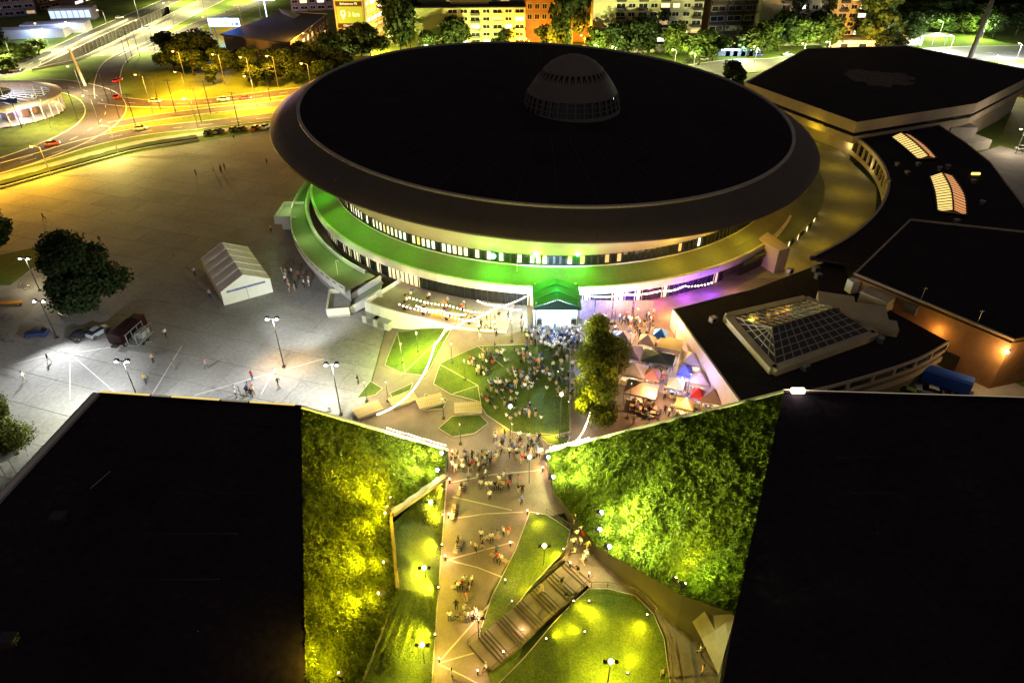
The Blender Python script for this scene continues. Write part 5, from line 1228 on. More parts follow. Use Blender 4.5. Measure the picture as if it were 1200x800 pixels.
light(stg, S(0, 2.5, 4.2), (.5, .72, 1), 5200, rad=.3); light(stg, S(0, 3, 7.6), (.1, 1, .3), 60, rad=.2)
bnm = mat('banner_print', (.10, .14, .36), .6, .5, 1.2, c2=(.36, .22, .22))
for i, (x, z, wd, lab) in enumerate(((5.6, 3.3, 2.6, 'blue printed banner panel standing right of the stage'), (8.6, 3.2, 3.0, 'rose and blue printed banner beside the market front'), (12, 3.2, 3.4, 'second rose and blue banner along the market front'), (15.8, 3.2, 3.4, 'third banner panel along the market front'))):
    t_ = thing('banner', lab, 'banner', S(x, 3.5, 0)); MB().box(S(x, 3.5, z-1), (wd, .12, 4.2)).build('panel', bnm, t_); MB().tube(S(x-wd/2, 3.6, 0), S(x-wd/2, 3.6, z+1.2), .06).tube(S(x+wd/2, 3.6, 0), S(x+wd/2, 3.6, z+1.2), .06).build('frame', dark_metal, t_)
light(ev, S(8, 1.0, 4.2), (.3, .4, 1), 160, rad=.3)
for (u, v, c, pw) in ((700, 358, (.2, .3, 1), 350), (740, 350, (.3, .06, 1), 260), (770, 347, (1, .1, .45), 160), (805, 341, (.4, .06, 1), 360), (835, 337, (.25, .04, 1), 260), (860, 334, (1, .4, .3), 60), (785, 362, (1, .45, .12), 240)):
    light(ev, at(u, v, 4.6), c, pw, rad=.3)
# ------------------------------------------------------------------ big gable tent on the plaza
P0, P1 = at(263, 358), at(320, 342); Lb = at(241, 303, 3.0)-at(259, 344, 3.0); ex = (P1-P0); TW = ex.length; ex.normalize(); ey = Vector((-ex.y, ex.x, 0)); TL = abs(Lb.dot(ey))
tent = thing('marquee', 'large white gable marquee with blue banner on the open plaza', 'tent', P0, math.atan2(ex.y, ex.x))
canvas = mat('canvas', (.74, .74, .73), .6, .08, .6, .1); canvas2 = mat('canvas_white', (.8, .8, .8), .6, .05)
EV, RG = 3.0, 5.4
nb = 5
for k in range(nb):
    y0, y1 = TL*k/nb, TL*(k+1)/nb
    for s_, x0, x1 in ((0, -.15, TW/2), (1, TW+.15, TW/2)):
        def T(x, y, f_): return (x, y, f_)
        sagz = .12
        MB().grid([[T(x0+(x1-x0)*q/4, y0+(y1-y0)*r_/4, EV-.05+(RG-EV)*q/4-sagz*math.sin(math.pi*r_/4)*.9*math.sin(math.pi*(q+1)/6)) for r_ in range(5)] for q in range(5)]).build('roof_panel', canvas, tent, False)
    for x in (0, TW): MB().box((x, (y0+y1)/2, EV/2), (.05, y1-y0-.04, EV)).build('side_panel', canvas, tent, False)
for k in range(nb+1): MB().bar((-.1, TL*k/nb, EV), (TW/2, TL*k/nb, RG+.03), .1, .1).bar((TW+.1, TL*k/nb, EV), (TW/2, TL*k/nb, RG+.03), .1, .1).build('roof_rib', white_p, tent, False)
for y in (0, TL): MB().prism([(0, y-.02), (TW, y-.02), (TW, y+.02), (0, y+.02)], 0, EV).poly([(0, y, EV), (TW, y, EV), (TW/2, y, RG)]).build('gable', canvas2, tent, False)
MB().box((TW*.5, -.08, 2.75), (TW*.78, .06, .42)).build('banner', mat('banner_blue', (.06, .08, .30), .6, .4, 2.5, c2=(.3, .3, .5)), tent, False)
MB().box((TW*.5, -.05, 1.4), (.05, .05, 2.8)).build('door_seam', joint, tent, False)
# ------------------------------------------------------------------ market stalls
def stall(u, v, w_, d_, rz, label, c, lit=None, group=None, h=2.3, peak=1.2):
    p = atg(u, v); t_ = thing('market_tent', label, 'tent', p, rz, group)
    m_ = mat('cloth_%d_%d_%d' % tuple(int(x*99) for x in c), c, .7, .12, 1.5)
    for x, y in ((-w_/2, -d_/2), (w_/2, -d_/2), (w_/2, d_/2), (-w_/2, d_/2)): MB().tube((x, y, 0), (x, y, h), .05).build('post', grey_metal, t_, False)
    q = [(-w_/2-.1, -d_/2-.1, h), (w_/2+.1, -d_/2-.1, h), (w_/2+.1, d_/2+.1, h), (-w_/2-.1, d_/2+.1, h)]; tp = (0, 0, h+peak)
    mb = MB()
    for a_, b_ in zip(q, q[1:]+q[:1]):
        mid_ = tuple((a_[i]+b_[i])/2*.45+tp[i]*.55-(.12 if i == 2 else 0) for i in range(3))
        mb.poly([a_, b_, tp]); mb.poly([a_, b_, (b_[0], b_[1], h-.3), (a_[0], a_[1], h-.3)])
    mb.build('canopy', m_, t_, False)
    MB().box((0, -d_/2+.4, .85), (w_*.85, .6, .08)).box((0, -d_/2+.4, .42), (w_*.8, .5, .8)).build('counter', wood, t_, False)
    for k in range(5): MB().box((-w_*.35+k*w_*.17, -d_/2+.4, 1.0), (.25, .3, random.uniform(.15, .35))).build('goods', random.choice((wood, white_p, rail_m, MATS['blue_cloth'])), t_, False)
    if lit: MB().ball((0, 0, h-.2), .12).build('lamp', bulb_m, t_, False); light(t_, p+Vector((0, 0, h-.45)), lit[0], lit[1], rad=.15)
MA = -.35
stall(728, 408, 3.6, 3.4, MA, 'lilac peaked market tent nearest to the stage banners', (.42, .38, .55), ((.8, .7, 1), 60))
stall(736, 424, 3.8, 3.6, MA, 'grey violet peaked market tent next to lilac one', (.30, .28, .45), ((.9, .7, .9), 50))
stall(741, 446, 4.0, 3.6, MA, 'white peaked market tent glowing warm beside the trees', (.75, .70, .64), (WRM, 260))
stall(750, 468, 4.8, 3.8, MA, 'large tan peaked market tent at the near end of row', (.55, .44, .36), (WRM, 120))
stall(772, 404, 2.2, 2.2, MA, 'small bright blue canopy beside the tan cabin', (.03, .16, .55), ((.9, .85, .8), 50))
stall(808, 433, 3.2, 3.4, MA, 'white lit canopy standing close to the rink wall', (.75, .68, .58), (WRM, 240))
stall(818, 456, 3.2, 3.0, MA, 'tan canopy close to the rink wall beside white one', (.5, .38, .26), (WRM, 100))
stall(832, 476, 3.2, 3.4, MA, 'brown canopy at the near end of the rink wall', (.30, .20, .13), (WRM, 60))
stall(815, 474, 1.8, 1.8, MA, 'small red canopy beside the brown one', (.45, .03, .03), ((1, .8, .7), 40))
stall(770, 430, 5.0, 3.4, MA, 'dark green low canopy in the middle of market', (.06, .09, .06), None, h=2.1, peak=.7)
stall(757, 411, 2.6, 2.4, MA, 'cream canopy between lilac tent and small blue canopy', (.6, .5, .4), (WRM, 80))
stall(790, 462, 2.4, 2.2, MA, 'white canopy on the blue lit paving', (.7, .7, .72), ((.4, .5, 1), 120))
stall(800, 486, 2.6, 2.4, MA, 'ochre canopy close to the shrub slope coping', (.55, .38, .12), (WRM, 90))
stall(762, 452, 2.4, 2.2, MA, 'rose canopy beside the glowing white tent', (.6, .3, .3), (WRM, 70))
stall(800, 447, 2.0, 2.4, MA, 'blue and white canopy in the middle of market', (.12, .16, .5), ((.45, .5, 1), 160))
fp_me = {}
def added_post(u, v, h, c, pw, label, group, aim=None):  # post made up to carry light added over lawns, market and trees
    p = atg(u, v); t_ = thing('added_lamp_post', label, 'lamp post', p, 0, group)
    if h not in fp_me: fp_me[h] = (MB().tube((0, 0, 0), (0, 0, h+.1), .05, .035, 5).box((0, 0, .08), (.5, .5, .16)).mesh('pole', dark_metal), MB().tube((0, 0, h+.1), (0, 0, h+.3), .16, .05, 8).mesh('lamp_shade', dark_metal), MB().ball((0, 0, h+.05), .09).mesh('lamp_bulb', bulb_m))
    piece('pole', fp_me[h][0], t_); piece('lamp_shade', fp_me[h][1], t_); piece('lamp_bulb', fp_me[h][2], t_)
    q = p+Vector((0, -.35, h-.15))
    if aim is None: light(t_, q, c, pw, rad=.3)
    else: light(t_, q, c, pw, 'SPOT', .25, aim, 75, .7)
cb = thing('wooden_cabin', 'tan box shaped cabin behind the small blue canopy', 'cabin', atg(783, 418), MA)
MB().box((0, 0, 1.3), (3.6, 3.2, 2.6)).build('wall', tan_wall, cb, False); MB().box((0, 0, 2.7), (3.9, 3.5, .2)).build('roof', mat('cabin_roof', (.35, .32, .15), .7, .1), cb, False); MB().box((0, -1.62, 1.4), (2.0, .06, 1.0)).build('hatch', lit_win, cb, False)
for (u, v, c, pw) in ((760, 395, (1, .68, .32), 420), (790, 400, (1, .62, .28), 300), (765, 480, (1, .72, .42), 340), (805, 462, (.3, .38, 1), 190), (800, 490, (.9, .55, .7), 120), (835, 455, (1, .66, .32), 220), (745, 385, (1, .8, .5), 240), (720, 380, (1, .85, .6), 200), (850, 468, (1, .62, .28), 160)):
    added_post(u, v, 4.2, (c[0], c[1]*.72, c[2]*.5 if c[2] < .9 else c[2]), pw*1.6, 'slim added lamp post among the market tents', 'added market lamp posts')
for (u, v, c, pw, tu, tv) in ((664, 512, (1, .85, .02), 2000, 0, 0), (735, 490, (1, .8, .05), 500, 0, 0), (652, 476, (1, .85, .03), 1700, 0, 0), (650, 440, (1, .85, .06), 1300, 0, 0), (735, 430, (1, .75, .1), 200, 0, 0)):
    added_post(u, v, 7.0, c, pw, 'added tall slim post with spotlight aimed at the yellow lit trees', 'added tree spotlight posts', atg(703, v-14, 5.5))
for (u, v, c, pw) in ((530, 425, (1, .85, .25), 330), (545, 445, (.95, .95, .25), 300), (600, 400, (1, .85, .55), 140), (575, 385, (1, .8, .5), 160), (490, 412, (.8, 1, .3), 700), (472, 425, (.8, 1, .3), 500), (455, 470, (1, .8, .5), 130), (600, 520, (1, .8, .55), 150), (540, 520, (1, .8, .5), 130), (620, 470, (.7, .8, .9), 60), (520, 490, (1, .8, .4), 110), (430, 470, (1, .9, .75), 160)):
    added_post(u, v, 4.0, (c[0], c[1], c[2]*.6), pw*1.8, 'slim added lamp post beside the event lawns', 'added event lawn lamp posts')
# beer tables
tb = MB().box((0, 0, .74), (2.0, .6, .06)).mesh('table_top', wood); bnc = MB().box((0, 0, .45), (2.0, .28, .05)).mesh('bench', wood); tl = MB().box((0, 0, .37), (.06, .5, .74)).mesh('leg', dark_metal)
def table(p, rz, label, group):
    t_ = thing('beer_table', label, 'table', p, rz, group); piece('table_top', tb, t_); piece('bench', bnc, t_, (0, .65, 0)); piece('bench', bnc, t_, (0, -.65, 0))
    for x in (-.8, .8): piece('leg', tl, t_, (x, 0, 0)); 
TBL = []
for k in range(12):
    a = -119+k*1.25+random.uniform(-.3, .3); r_ = 61+(k % 3)*2.0; p = pp(r_, a, 3.04); table(p, R(a)+random.uniform(-.3, .3), 'wooden beer table with benches on the drinks terrace', 'terrace tables'); TBL.append(p)
for (u, v) in ((752, 483), (760, 486), (745, 480), (766, 482)):
    p = atg(u, v); table(p, MA, 'wooden beer table with benches before the tan market tent', 'market tables'); TBL.append(p)
yc = mat('yellow_cloth', (.6, .42, .03), .7, .1)
for (u, v) in ((516, 370), (527, 372)):
    p = at(u, v, 3.04); t_ = thing('serving_counter', 'yellow serving counter at the edge of the drinks terrace', 'counter', p, -.2, 'yellow counters'); MB().box((0, 0, .5), (3.2, .9, 1)).build('front', yc, t_, False); MB().box((0, 0, 1.03), (3.4, 1.1, .08)).build('top', wood, t_, False)
for i, (u, v) in enumerate(((437, 378), (450, 383))):
    p = at(u, v); t_ = thing('grey_cabinet', 'grey metal cabinet at the foot of white retaining wall', 'cabinet', p, -.45, 'cabinets by the terrace wall')
    MB().box((0, 0, .9), (3.4, 1.8, 1.6)).build('body', mat('cabinet_grey', (.5, .5, .5), .5, .1), t_, False); MB().box((0, 0, 1.76), (3.6, 2.0, .12)).build('lid', grey_metal, t_, False); MB().box((.0, -.92, .9), (1.5, .05, 1.3)).build('door', grey_metal, t_, False)
# ------------------------------------------------------------------ people
skin_m = mat('skin', (.45, .29, .21), .6, 0); hair_m = [mat('hair_dark', (.02, .015, .012), .6, 0), mat('hair_brown', (.09, .05, .025), .6, 0), mat('hair_fair', (.35, .25, .12), .6, 0)]
shoe_m = mat('shoes', (.04, .035, .035), .6, 0)
TOPS = {'white': (.78, .77, .75), 'black': (.02, .02, .022), 'grey': (.25, .25, .26), 'red': (.5, .03, .03), 'blue': (.06, .12, .4), 'pink': (.6, .25, .3), 'yellow': (.6, .42, .05), 'dark green': (.05, .12, .06), 'beige': (.48, .38, .28), 'orange': (.6, .2, .03)}
top_m = {k: mat('top_'+k.replace(' ', '_'), v, .8, 0) for k, v in TOPS.items()}
leg_m = [mat('jeans', (.05, .08, .16), .8, 0), mat('black_trousers', (.02, .02, .02), .8, 0), mat('beige_trousers', (.4, .33, .24), .8, 0)]
POSES = {
 'standing': dict(pel=(0, 0, .95), chest=(0, .01, 1.30), neck=(0, .0, 1.47), head=(0, .03, 1.60), top=(0, .02, 1.71), sh=(.18, 0, 1.40), el=(.25, -.03, 1.12), wr=(.25, .08, .89), hd=(.24, .12, .79), hip=(.09, 0, .90), kn=(.10, .03, .49), an=(.11, -.02, .08), toe=(.12, .13, .04)),
 'holding a drink': dict(pel=(0, 0, .95), chest=(0, .0, 1.30), neck=(0, .02, 1.47), head=(0, .05, 1.60), top=(0, .04, 1.71), sh=(.18, 0, 1.40), el=(.24, .02, 1.13), wr=(.14, .25, 1.18), hd=(.08, .30, 1.22), hip=(.09, 0, .90), kn=(.11, .04, .49), an=(.13, -.02, .08), toe=(.16, .12, .04)),
 'walking': dict(pel=(0, 0, .93), chest=(0, .05, 1.28), neck=(0, .07, 1.45), head=(0, .11, 1.58), top=(0, .10, 1.69), sh=(.18, .04, 1.38), el=(.24, -.05, 1.12), wr=(.24, .08, .92), hd=(.23, .15, .83), hip=(.09, 0, .88), kn=(.10, .12, .50), an=(.10, -.02, .10), toe=(.10, .12, .04), stride=.30),
 'sitting': dict(pel=(0, 0, .14), chest=(0, -.06, .50), neck=(0, -.04, .67), head=(0, .0, .80), top=(0, -.01, .91), sh=(.18, -.05, .60), el=(.24, .06, .38), wr=(.16, .26, .36), hd=(.10, .33, .38), hip=(.10, .06, .14), kn=(.17, .42, .36), an=(.10, .66, .10), toe=(.11, .80, .05)),
 'seated': dict(pel=(0, 0, .52), chest=(0, .0, .88), neck=(0, .03, 1.04), head=(0, .07, 1.17), top=(0, .06, 1.28), sh=(.18, .0, .97), el=(.24, .05, .72), wr=(.16, .28, .68), hd=(.11, .36, .68), hip=(.10, .06, .50), kn=(.13, .46, .50), an=(.12, .44, .10), toe=(.12, .58, .05)),
}
def person_mesh(name, J):
    V, E, Rr, seg = [], [], [], []
    def add(p, r, parent=None, s='torso'):
        V.append(p); Rr.append(r); i = len(V)-1
        if parent is not None: E.append((parent, i)); seg.append((parent, i, s))
        return i
    pel = add(J['pel'], .14); ch = add(J['chest'], .145, pel); nk = add(J['neck'], .06, ch); h0 = add(J['head'], .10, nk, 'head'); add(J['top'], .085, h0, 'head')
    for s in (-1, 1):
        st_ = J.get('stride', 0)*s
        def m_(k, dy=0): x, y, z = J[k]; return (x*s, y+dy, z)
        a = add(m_('sh'), .065, ch, 'arm'); b = add(m_('el', -.4*st_), .05, a, 'arm'); c = add(m_('wr', -.7*st_), .036, b, 'fore'); d = add(m_('hd', -.8*st_), .034, c, 'hand')
        tx, ty, tz = V[c]; hx, hy, hz = V[d]; add(((tx+hx)/2-.045*s, (ty+hy)/2+.03, (tz+hz)/2), .014, c, 'hand')
        a = add(m_('hip'), .095, pel, 'leg'); b = add(m_('kn', .45*st_), .065, a, 'leg'); c = add(m_('an', st_), .045, b, 'leg'); add(m_('toe', st_), .04, c, 'foot')
    me = bpy.data.meshes.new(name); me.from_pydata(V, E, []); o = link(bpy.data.objects.new(name, me))
    mo = o.modifiers.new('s', 'SKIN'); mo.use_smooth_shade = True
    for i, sv in enumerate(me.skin_vertices[0].data): sv.radius = (Rr[i], Rr[i]*(.72 if i < 2 else 1)); sv.use_root = (i == 0)
    o.modifiers.new('u', 'SUBSURF').levels = 1
    dg = bpy.context.evaluated_depsgraph_get(); out = bpy.data.meshes.new_from_object(o.evaluated_get(dg)); bpy.data.objects.remove(o); out.name = name
    out.materials.clear()
    for q in (skin_m, top_m['white'], leg_m[0], hair_m[0], shoe_m): out.materials.append(q)
    VV = [Vector(v) for v in V]; hy = J['head'][1]; hz = J['head'][2]
    for f in out.polygons:
        c = f.center; best = None
        for a, b, s in seg:
            d = VV[b]-VV[a]; t = max(0, min(1, (c-VV[a]).dot(d)/max(1e-6, d.length_squared))); dist = (VV[a]+d*t-c).length-(Rr[a]*(1-t)+Rr[b]*t)
            if best is None or dist < best[0]: best = (dist, s)
        s = best[1]
        mi = {'torso': 1, 'arm': 1, 'fore': 0, 'hand': 0, 'leg': 2, 'foot': 4, 'head': 0}[s]
        if s == 'torso' and c.z < J['pel'][2]+.02 and abs(c.y-J['pel'][1]) < .3: mi = 2
        if c.z > J['neck'][2]-.01 and s in ('torso', 'head'):
            mi = 3 if (c.z > hz+.045 or c.y < hy-.015) else 0
        f.material_index = mi
    lo = min(v.co.z for v in out.vertices)
    for v in out.vertices: v.co.z -= lo
    return out
PM = {k: person_mesh('person', J) for k, J in POSES.items()}
NPEOPLE = 0
STUFF = []
def person(p, pose, zone, group, top=None, rz=None, where=None, sc_=None, stuff=False):
    global NPEOPLE
    top = top or random.choices(list(TOPS), (9, 8, 5, 1.5, 3, 2, .8, 1, 3, .5))[0]
    if stuff:
        STUFF.append((p, pose, top, random.uniform(0, 6.28) if rz is None else rz)); return
    o = bpy.data.objects.new('person', PM[pose]); o.location = p; o.rotation_euler = (0, 0, random.uniform(0, 6.28) if rz is None else rz)
    s = (sc_ or random.uniform(.95, 1.06))*1.2; o.scale = (s, s, s); link(o)
    for i, m_ in ((1, top_m[top]), (2, random.choice(leg_m)), (3, random.choice(hair_m))):
        o.material_slots[i].link = 'OBJECT'; o.material_slots[i].material = m_
    tag(o, f'person in {top} top {pose} {zone}', 'person', group); NPEOPLE += 1
    return o
def inpoly(x, y, P_):
    r = False
    for i in range(len(P_)):
        (x0, y0), (x1, y1) = P_[i-1], P_[i]
        if (y0 > y) != (y1 > y) and x < (x1-x0)*(y-y0)/(y1-y0)+x0: r = not r
    return r
TAKEN = []
def crowd(poly, n, zone, group, poses, g=atg, face=None, mind=.55, tops=None, dz=.05, clus=0, stuff=0):
    us, vs_ = [p[0] for p in poly], [p[1] for p in poly]; k = 0; tries = 0; seeds = [(random.uniform(min(us), max(us)), random.uniform(min(vs_), max(vs_))) for _ in range(max(1, clus))]
    while k < n and tries < n*60:
        tries += 1
        if clus: su, sv = random.choice(seeds); u, v = random.gauss(su, 7), random.gauss(sv, 3.5)
        else: u, v = random.uniform(min(us), max(us)), random.uniform(min(vs_), max(vs_))
        if not inpoly(u, v, poly): continue
        p = g(u, v)
        if any((p-q).length < mind for q in TAKEN): continue
        TAKEN.append(p.copy())
        rz = None if face is None else (math.atan2(face.y-p.y, face.x-p.x)-math.pi/2+random.uniform(-.5, .5))
        person(p+Vector((0, 0, dz)), random.choice(poses), zone, group, random.choice(tops) if tops else None, rz, stuff=(k < stuff)); k += 1
ST = Vector((SX, SY, 0))
crowd([(622, 388), (682, 388), (688, 408), (650, 414), (614, 402)], 110, 'in the crowd before the lit stage', 'crowd before the stage', ('standing', 'standing', 'holding a drink'), face=ST, mind=.5, tops=['white', 'blue', 'grey', 'white', 'black', 'beige'], dz=.02, stuff=70)
crowd([(650, 405), (670, 405), (672, 470), (654, 470)], 16, 'in the queue beside the yellow lit trees', 'queue beside the trees', ('standing', 'walking', 'holding a drink'), dz=.12)
crowd([(693, 372), (765, 370), (765, 398), (722, 400), (700, 392)], 44, 'before the market front under arena terrace', 'crowd at the market front', ('standing', 'holding a drink', 'walking'), dz=.02, stuff=26)
crowd([(540, 412), (640, 408), (660, 425), (655, 500), (605, 500), (565, 470), (555, 440)], 130, 'on the event lawn', 'people on the event lawn', ('sitting', 'sitting', 'standing', 'sitting'), face=ST, dz=.11, clus=34, mind=.55, stuff=80)
crowd([(556, 378), (622, 372), (618, 398), (560, 402)], 13, 'on the paving left of the stage', 'people left of the stage', ('standing', 'walking', 'holding a drink'), dz=.02)
crowd([(526, 536), (585, 536), (575, 555), (532, 556)], 30, 'on the upper path beside ivy slope', 'people on the upper path', ('standing', 'walking', 'holding a drink'), dz=.05, stuff=12)
crowd([(575, 512), (632, 516), (640, 540), (612, 548), (585, 530)], 33, 'where the path meets the event lawn', 'people at the path head', ('standing', 'walking'), dz=.05, stuff=18)
crowd([(662, 585), (692, 640), (688, 670), (668, 655), (672, 620)], 13, 'on the dark walk beside the wedge lawn', 'people on the dark walk', ('standing', 'seated', 'walking'), dz=.06)
crowd([(530, 560), (630, 556), (610, 600), (590, 640), (560, 700), (545, 740), (525, 740), (528, 620)], 26, 'strolling down the valley path', 'strollers on the valley path', ('walking', 'standing', 'sitting'), dz=.04, mind=.9, stuff=20, clus=14)
crowd([(745, 425), (790, 425), (815, 492), (735, 500), (742, 472)], 48, 'between the market tents', 'people in the market', ('standing', 'walking', 'holding a drink'), dz=.03, mind=.7, stuff=30)
crowd([(760, 392), (785, 398), (775, 425), (750, 420)], 6, 'beside the small blue canopy', 'people beside the blue canopy', ('standing', 'holding a drink'), dz=.03, mind=.7)
for i, p in enumerate(TBL):
    for s in ((-1,) if i % 3 else (-1, 1)):
        q = p+Vector((random.uniform(-.7, .7), .62*s, -.04)); person(q, 'seated', 'at a beer table on the drinks terrace' if i < 12 else 'at a beer table in the market', 'guests at the terrace tables' if i < 12 else 'guests at the market tables', rz=0 if s < 0 else math.pi)
crowd([(556, 383), (585, 376), (580, 388), (560, 393)], 3, 'below the bulb string near the stage', 'people below the bulb string', ('standing', 'walking'), dz=.02)
G0 = lambda u, v: at(u, v, .01)
crowd([(330, 318), (355, 325), (375, 335), (335, 347)], 16, 'between the marquee and ring walkway', 'people beside the marquee', ('standing', 'standing', 'holding a drink'), g=G0, dz=0, mind=.8)
for (u, v, pose, top, lab) in ((242, 432, 'walking', 'pink', 'alone on the dark plaza'), (205, 433, 'standing', 'grey', 'alone on the plaza near blue white mast'), (171, 449, 'walking', 'yellow', 'on the plaza just behind congress hall roof'), (296, 445, 'standing', 'red', 'beside the pale paving line'), (327, 453, 'walking', 'black', 'with long shadow below the twin floodlight mast'),
    (30, 446, 'walking', 'white', 'in the brightly lit plaza pool'), (58, 425, 'walking', 'black', 'at the edge of bright plaza pool'), (229, 323, 'standing', 'white', 'beside the dark side of marquee'), (247, 349, 'standing', 'beige', 'near the front corner of marquee'), (206, 306, 'walking', 'grey', 'crossing the dim plaza'), (318, 272, 'standing', 'yellow', 'near the side landing of ring walkway'),
    (118, 285, 'walking', 'black', 'behind the big dark tree'), (52, 258, 'walking', 'black', 'on the amber lit plaza by the hedge'), (230, 206, 'standing', 'black', 'apart from the group on amber plaza'), (313, 192, 'standing', 'grey', 'near the arena rim on amber plaza'), (387, 483, 'standing', 'white', 'under the mast beside small lawn'), (420, 450, 'standing', 'black', 'at the edge of plaza near small lawn'), (180, 425, 'standing', 'beige', 'near the red lorry'), (195, 395, 'walking', 'white', 'behind the trailer on the plaza'), (275, 165, 'walking', 'black', 'near the parked car row')):
    person(at(u, v, .01), pose, lab, 'lone people on the plaza', top)
crowd([(246, 196), (268, 196), (268, 203), (248, 205)], 6, 'in a small group on the amber plaza', 'small group on the amber plaza', ('standing',), g=G0, dz=0, mind=.9)
crowd([(272, 458), (299, 456), (299, 466), (276, 468)], 9, 'in the group by the congress hall roof edge', 'group by the roof edge', ('standing', 'holding a drink'), g=G0, dz=0, mind=.7)
# benches along the valley path and those who sit there
bseat = MB().box((0, 0, 0), (2.6, .11, .05)).mesh('slat', wood); bleg = MB().box((0, 0, .2), (.1, .45, .4)).mesh('leg', concrete)
for (u, v, rz, n, lab) in ((580, 571, .03, 5, 'slatted bench across the path full of people'), (655, 566, 0, 3, 'slatted bench below the tip of shrub slope'), (531, 602, 1.5, 1, 'slatted bench at the path edge under the bank'), (536, 640, 1.4, 3, 'slatted bench on the path opposite the wedge lawn'), (576, 632, .1, 1, 'slatted bench beside the wedge lawn tip'), (585, 656, -.5, 2, 'slatted bench with a red clad person'), (541, 687, .3, 3, 'slatted bench halfway down the path'), (553, 723, .3, 3, 'slatted bench near the foot of path'), (540, 575, 1.3, 2, 'slatted bench under the ivy slope')):
    p = atg(u, v, .03); t_ = thing('path_bench', lab, 'bench', p, rz)
    for k in range(4): piece('slat', bseat, t_, (0, -.2+k*.13, .43))
    for x in (-1, 1): piece('leg', bleg, t_, (x, 0, 0))
    for k in range(n):
        x = (k-(n-1)/2)*.55; q = p+Vector((x*math.cos(rz), x*math.sin(rz), 0)); person(q, 'seated', 'on the '+lab[8:] if False else 'on a bench by the valley path', 'people on the path benches', 'red' if (u, k) in ((585, 0), (541, 1)) else None, rz+math.pi+random.uniform(-.3, .3))
for (u, v, pose, top, lab) in ((574, 586, 'standing', 'white', 'alone in the middle of upper path'), (607, 578, 'standing', 'black', 'with long shadow on the upper path'), (612, 578, 'standing', 'black', 'with long shadow on the upper path'), (590, 628, 'standing', 'white', 'beside the wedge lawn'), (596, 627, 'standing', 'red', 'beside the wedge lawn'), (553, 685, 'standing', 'white', 'facing a path bench'), (558, 722, 'standing', 'white', 'talking at the foot of path'), (546, 727, 'standing', 'grey', 'talking at the foot of path'), (635, 697, 'walking', 'beige', 'on the valley stairs'), (570, 787, 'walking', 'white', 'at the foot of valley stairs'), (676, 676, 'standing', 'black', 'at the top of valley stairs'), (820, 768, 'walking', 'white', 'below the grey canopy'), (776, 795, 'standing', 'beige', 'beside the handrail of round lawn'), (822, 790, 'standing', 'pink', 'below the grey canopy'), (530, 795, 'standing', 'white', 'where the path leaves the picture'), (658, 690, 'standing', 'black', 'by the stairs handrail')):
    z = .05
    if 'stairs' in lab and 'foot' not in lab: z = .35
    person(atg(u, v, z), pose, lab, 'walkers in the valley', top)
# the dense rest of the crowd as one mass
ml = [skin_m, shoe_m]+list(top_m.values())+leg_m+hair_m; mid_ = {m_.name: i for i, m_ in enumerate(ml)}
VV, FF, MM = [], [], []; nv = 0; cache = {}
for k, me_ in PM.items():
    co_ = np.empty(len(me_.vertices)*3); me_.vertices.foreach_get('co', co_); cache[k] = (co_.reshape(-1, 3), [tuple(f.vertices) for f in me_.polygons], [f.material_index for f in me_.polygons])
for p, pose, top, rz in STUFF:
    c_, f_, m_ = cache[pose]; ca, sa = math.cos(rz), math.sin(rz); q = c_*random.uniform(1.1, 1.25)
    VV.append(np.c_[q[:, 0]*ca-q[:, 1]*sa+p.x, q[:, 0]*sa+q[:, 1]*ca+p.y, q[:, 2]+p.z]); FF += [tuple(i+nv for i in f) for f in f_]; nv += len(c_)
    lut = [0, mid_[top_m[top].name], mid_[random.choice(leg_m).name], mid_[random.choice(hair_m).name], 1]; MM += [lut[i] for i in m_]
me = bpy.data.meshes.new('crowd'); me.from_pydata(np.concatenate(VV).tolist(), [], FF)
for m_ in ml: me.materials.append(m_)
me.polygons.foreach_set('material_index', MM); me.polygons.foreach_set('use_smooth', [True]*len(FF))
tag(link(bpy.data.objects.new('crowd', me)), 'dense mass of festival visitors before stage, market and lawn', 'crowd', kind='stuff')
# ------------------------------------------------------------------ vehicles
tyre = mat('tyre', (.015, .015, .015), .85, 0); rimm = grey_metal; headl = emit('headlight', (1, .95, .85), 5); taill = emit('taillight', (1, .03, .02), 3); glassc = mat('car_glass', (.015, .018, .02), .08, 0, spec=.6)
wheel_me = MB().tube((0, -.11, 0), (0, .11, 0), .32, n=14).mesh('wheel', tyre); rim_me = MB().tube((0, -.125, 0), (0, .125, 0), .18, n=10).mesh('rim', rimm)
def loft(secs, mi=0):
    mb = MB(); mb.grid(secs, mi, True); mb.poly(secs[0][::-1], mi); mb.poly(secs[-1], mi); return mb
def carsec(x, w_, z0, z1, r_=.12):
    return [(x, -w_, z0), (x, w_, z0), (x, w_+.03, (z0+z1)/2), (x, w_-r_*.4, z1-.04), (x, w_-r_, z1), (x, -w_+r_, z1), (x, -w_+r_*.4, z1-.04), (x, -w_-.03, (z0+z1)/2)]
body_me = loft([carsec(-2.1, .7, .4, .72), carsec(-2.02, .82, .28, .86), carsec(-1.4, .87, .25, .92), carsec(0, .88, .25, .93), carsec(1.1, .87, .25, .92), carsec(1.95, .80, .28, .74), carsec(2.1, .65, .38, .62)]).mesh('body', [white_p], smooth=False)
cab_me = loft([carsec(-1.75, .72, .9, .94), carsec(-1.15, .70, .9, 1.38, .14), carsec(-.2, .70, .9, 1.45, .14), carsec(.35, .69, .9, 1.42, .14), carsec(1.15, .74, .88, .92)]).mesh('cabin_glass', [glassc])
roof_me = MB().grid([[(-1.15, -.56, 1.40), (-.2, -.56, 1.475), (.35, -.54, 1.44)], [(-1.15, .56, 1.40), (-.2, .56, 1.475), (.35, .54, 1.44)]]).mesh('roof', [white_p])
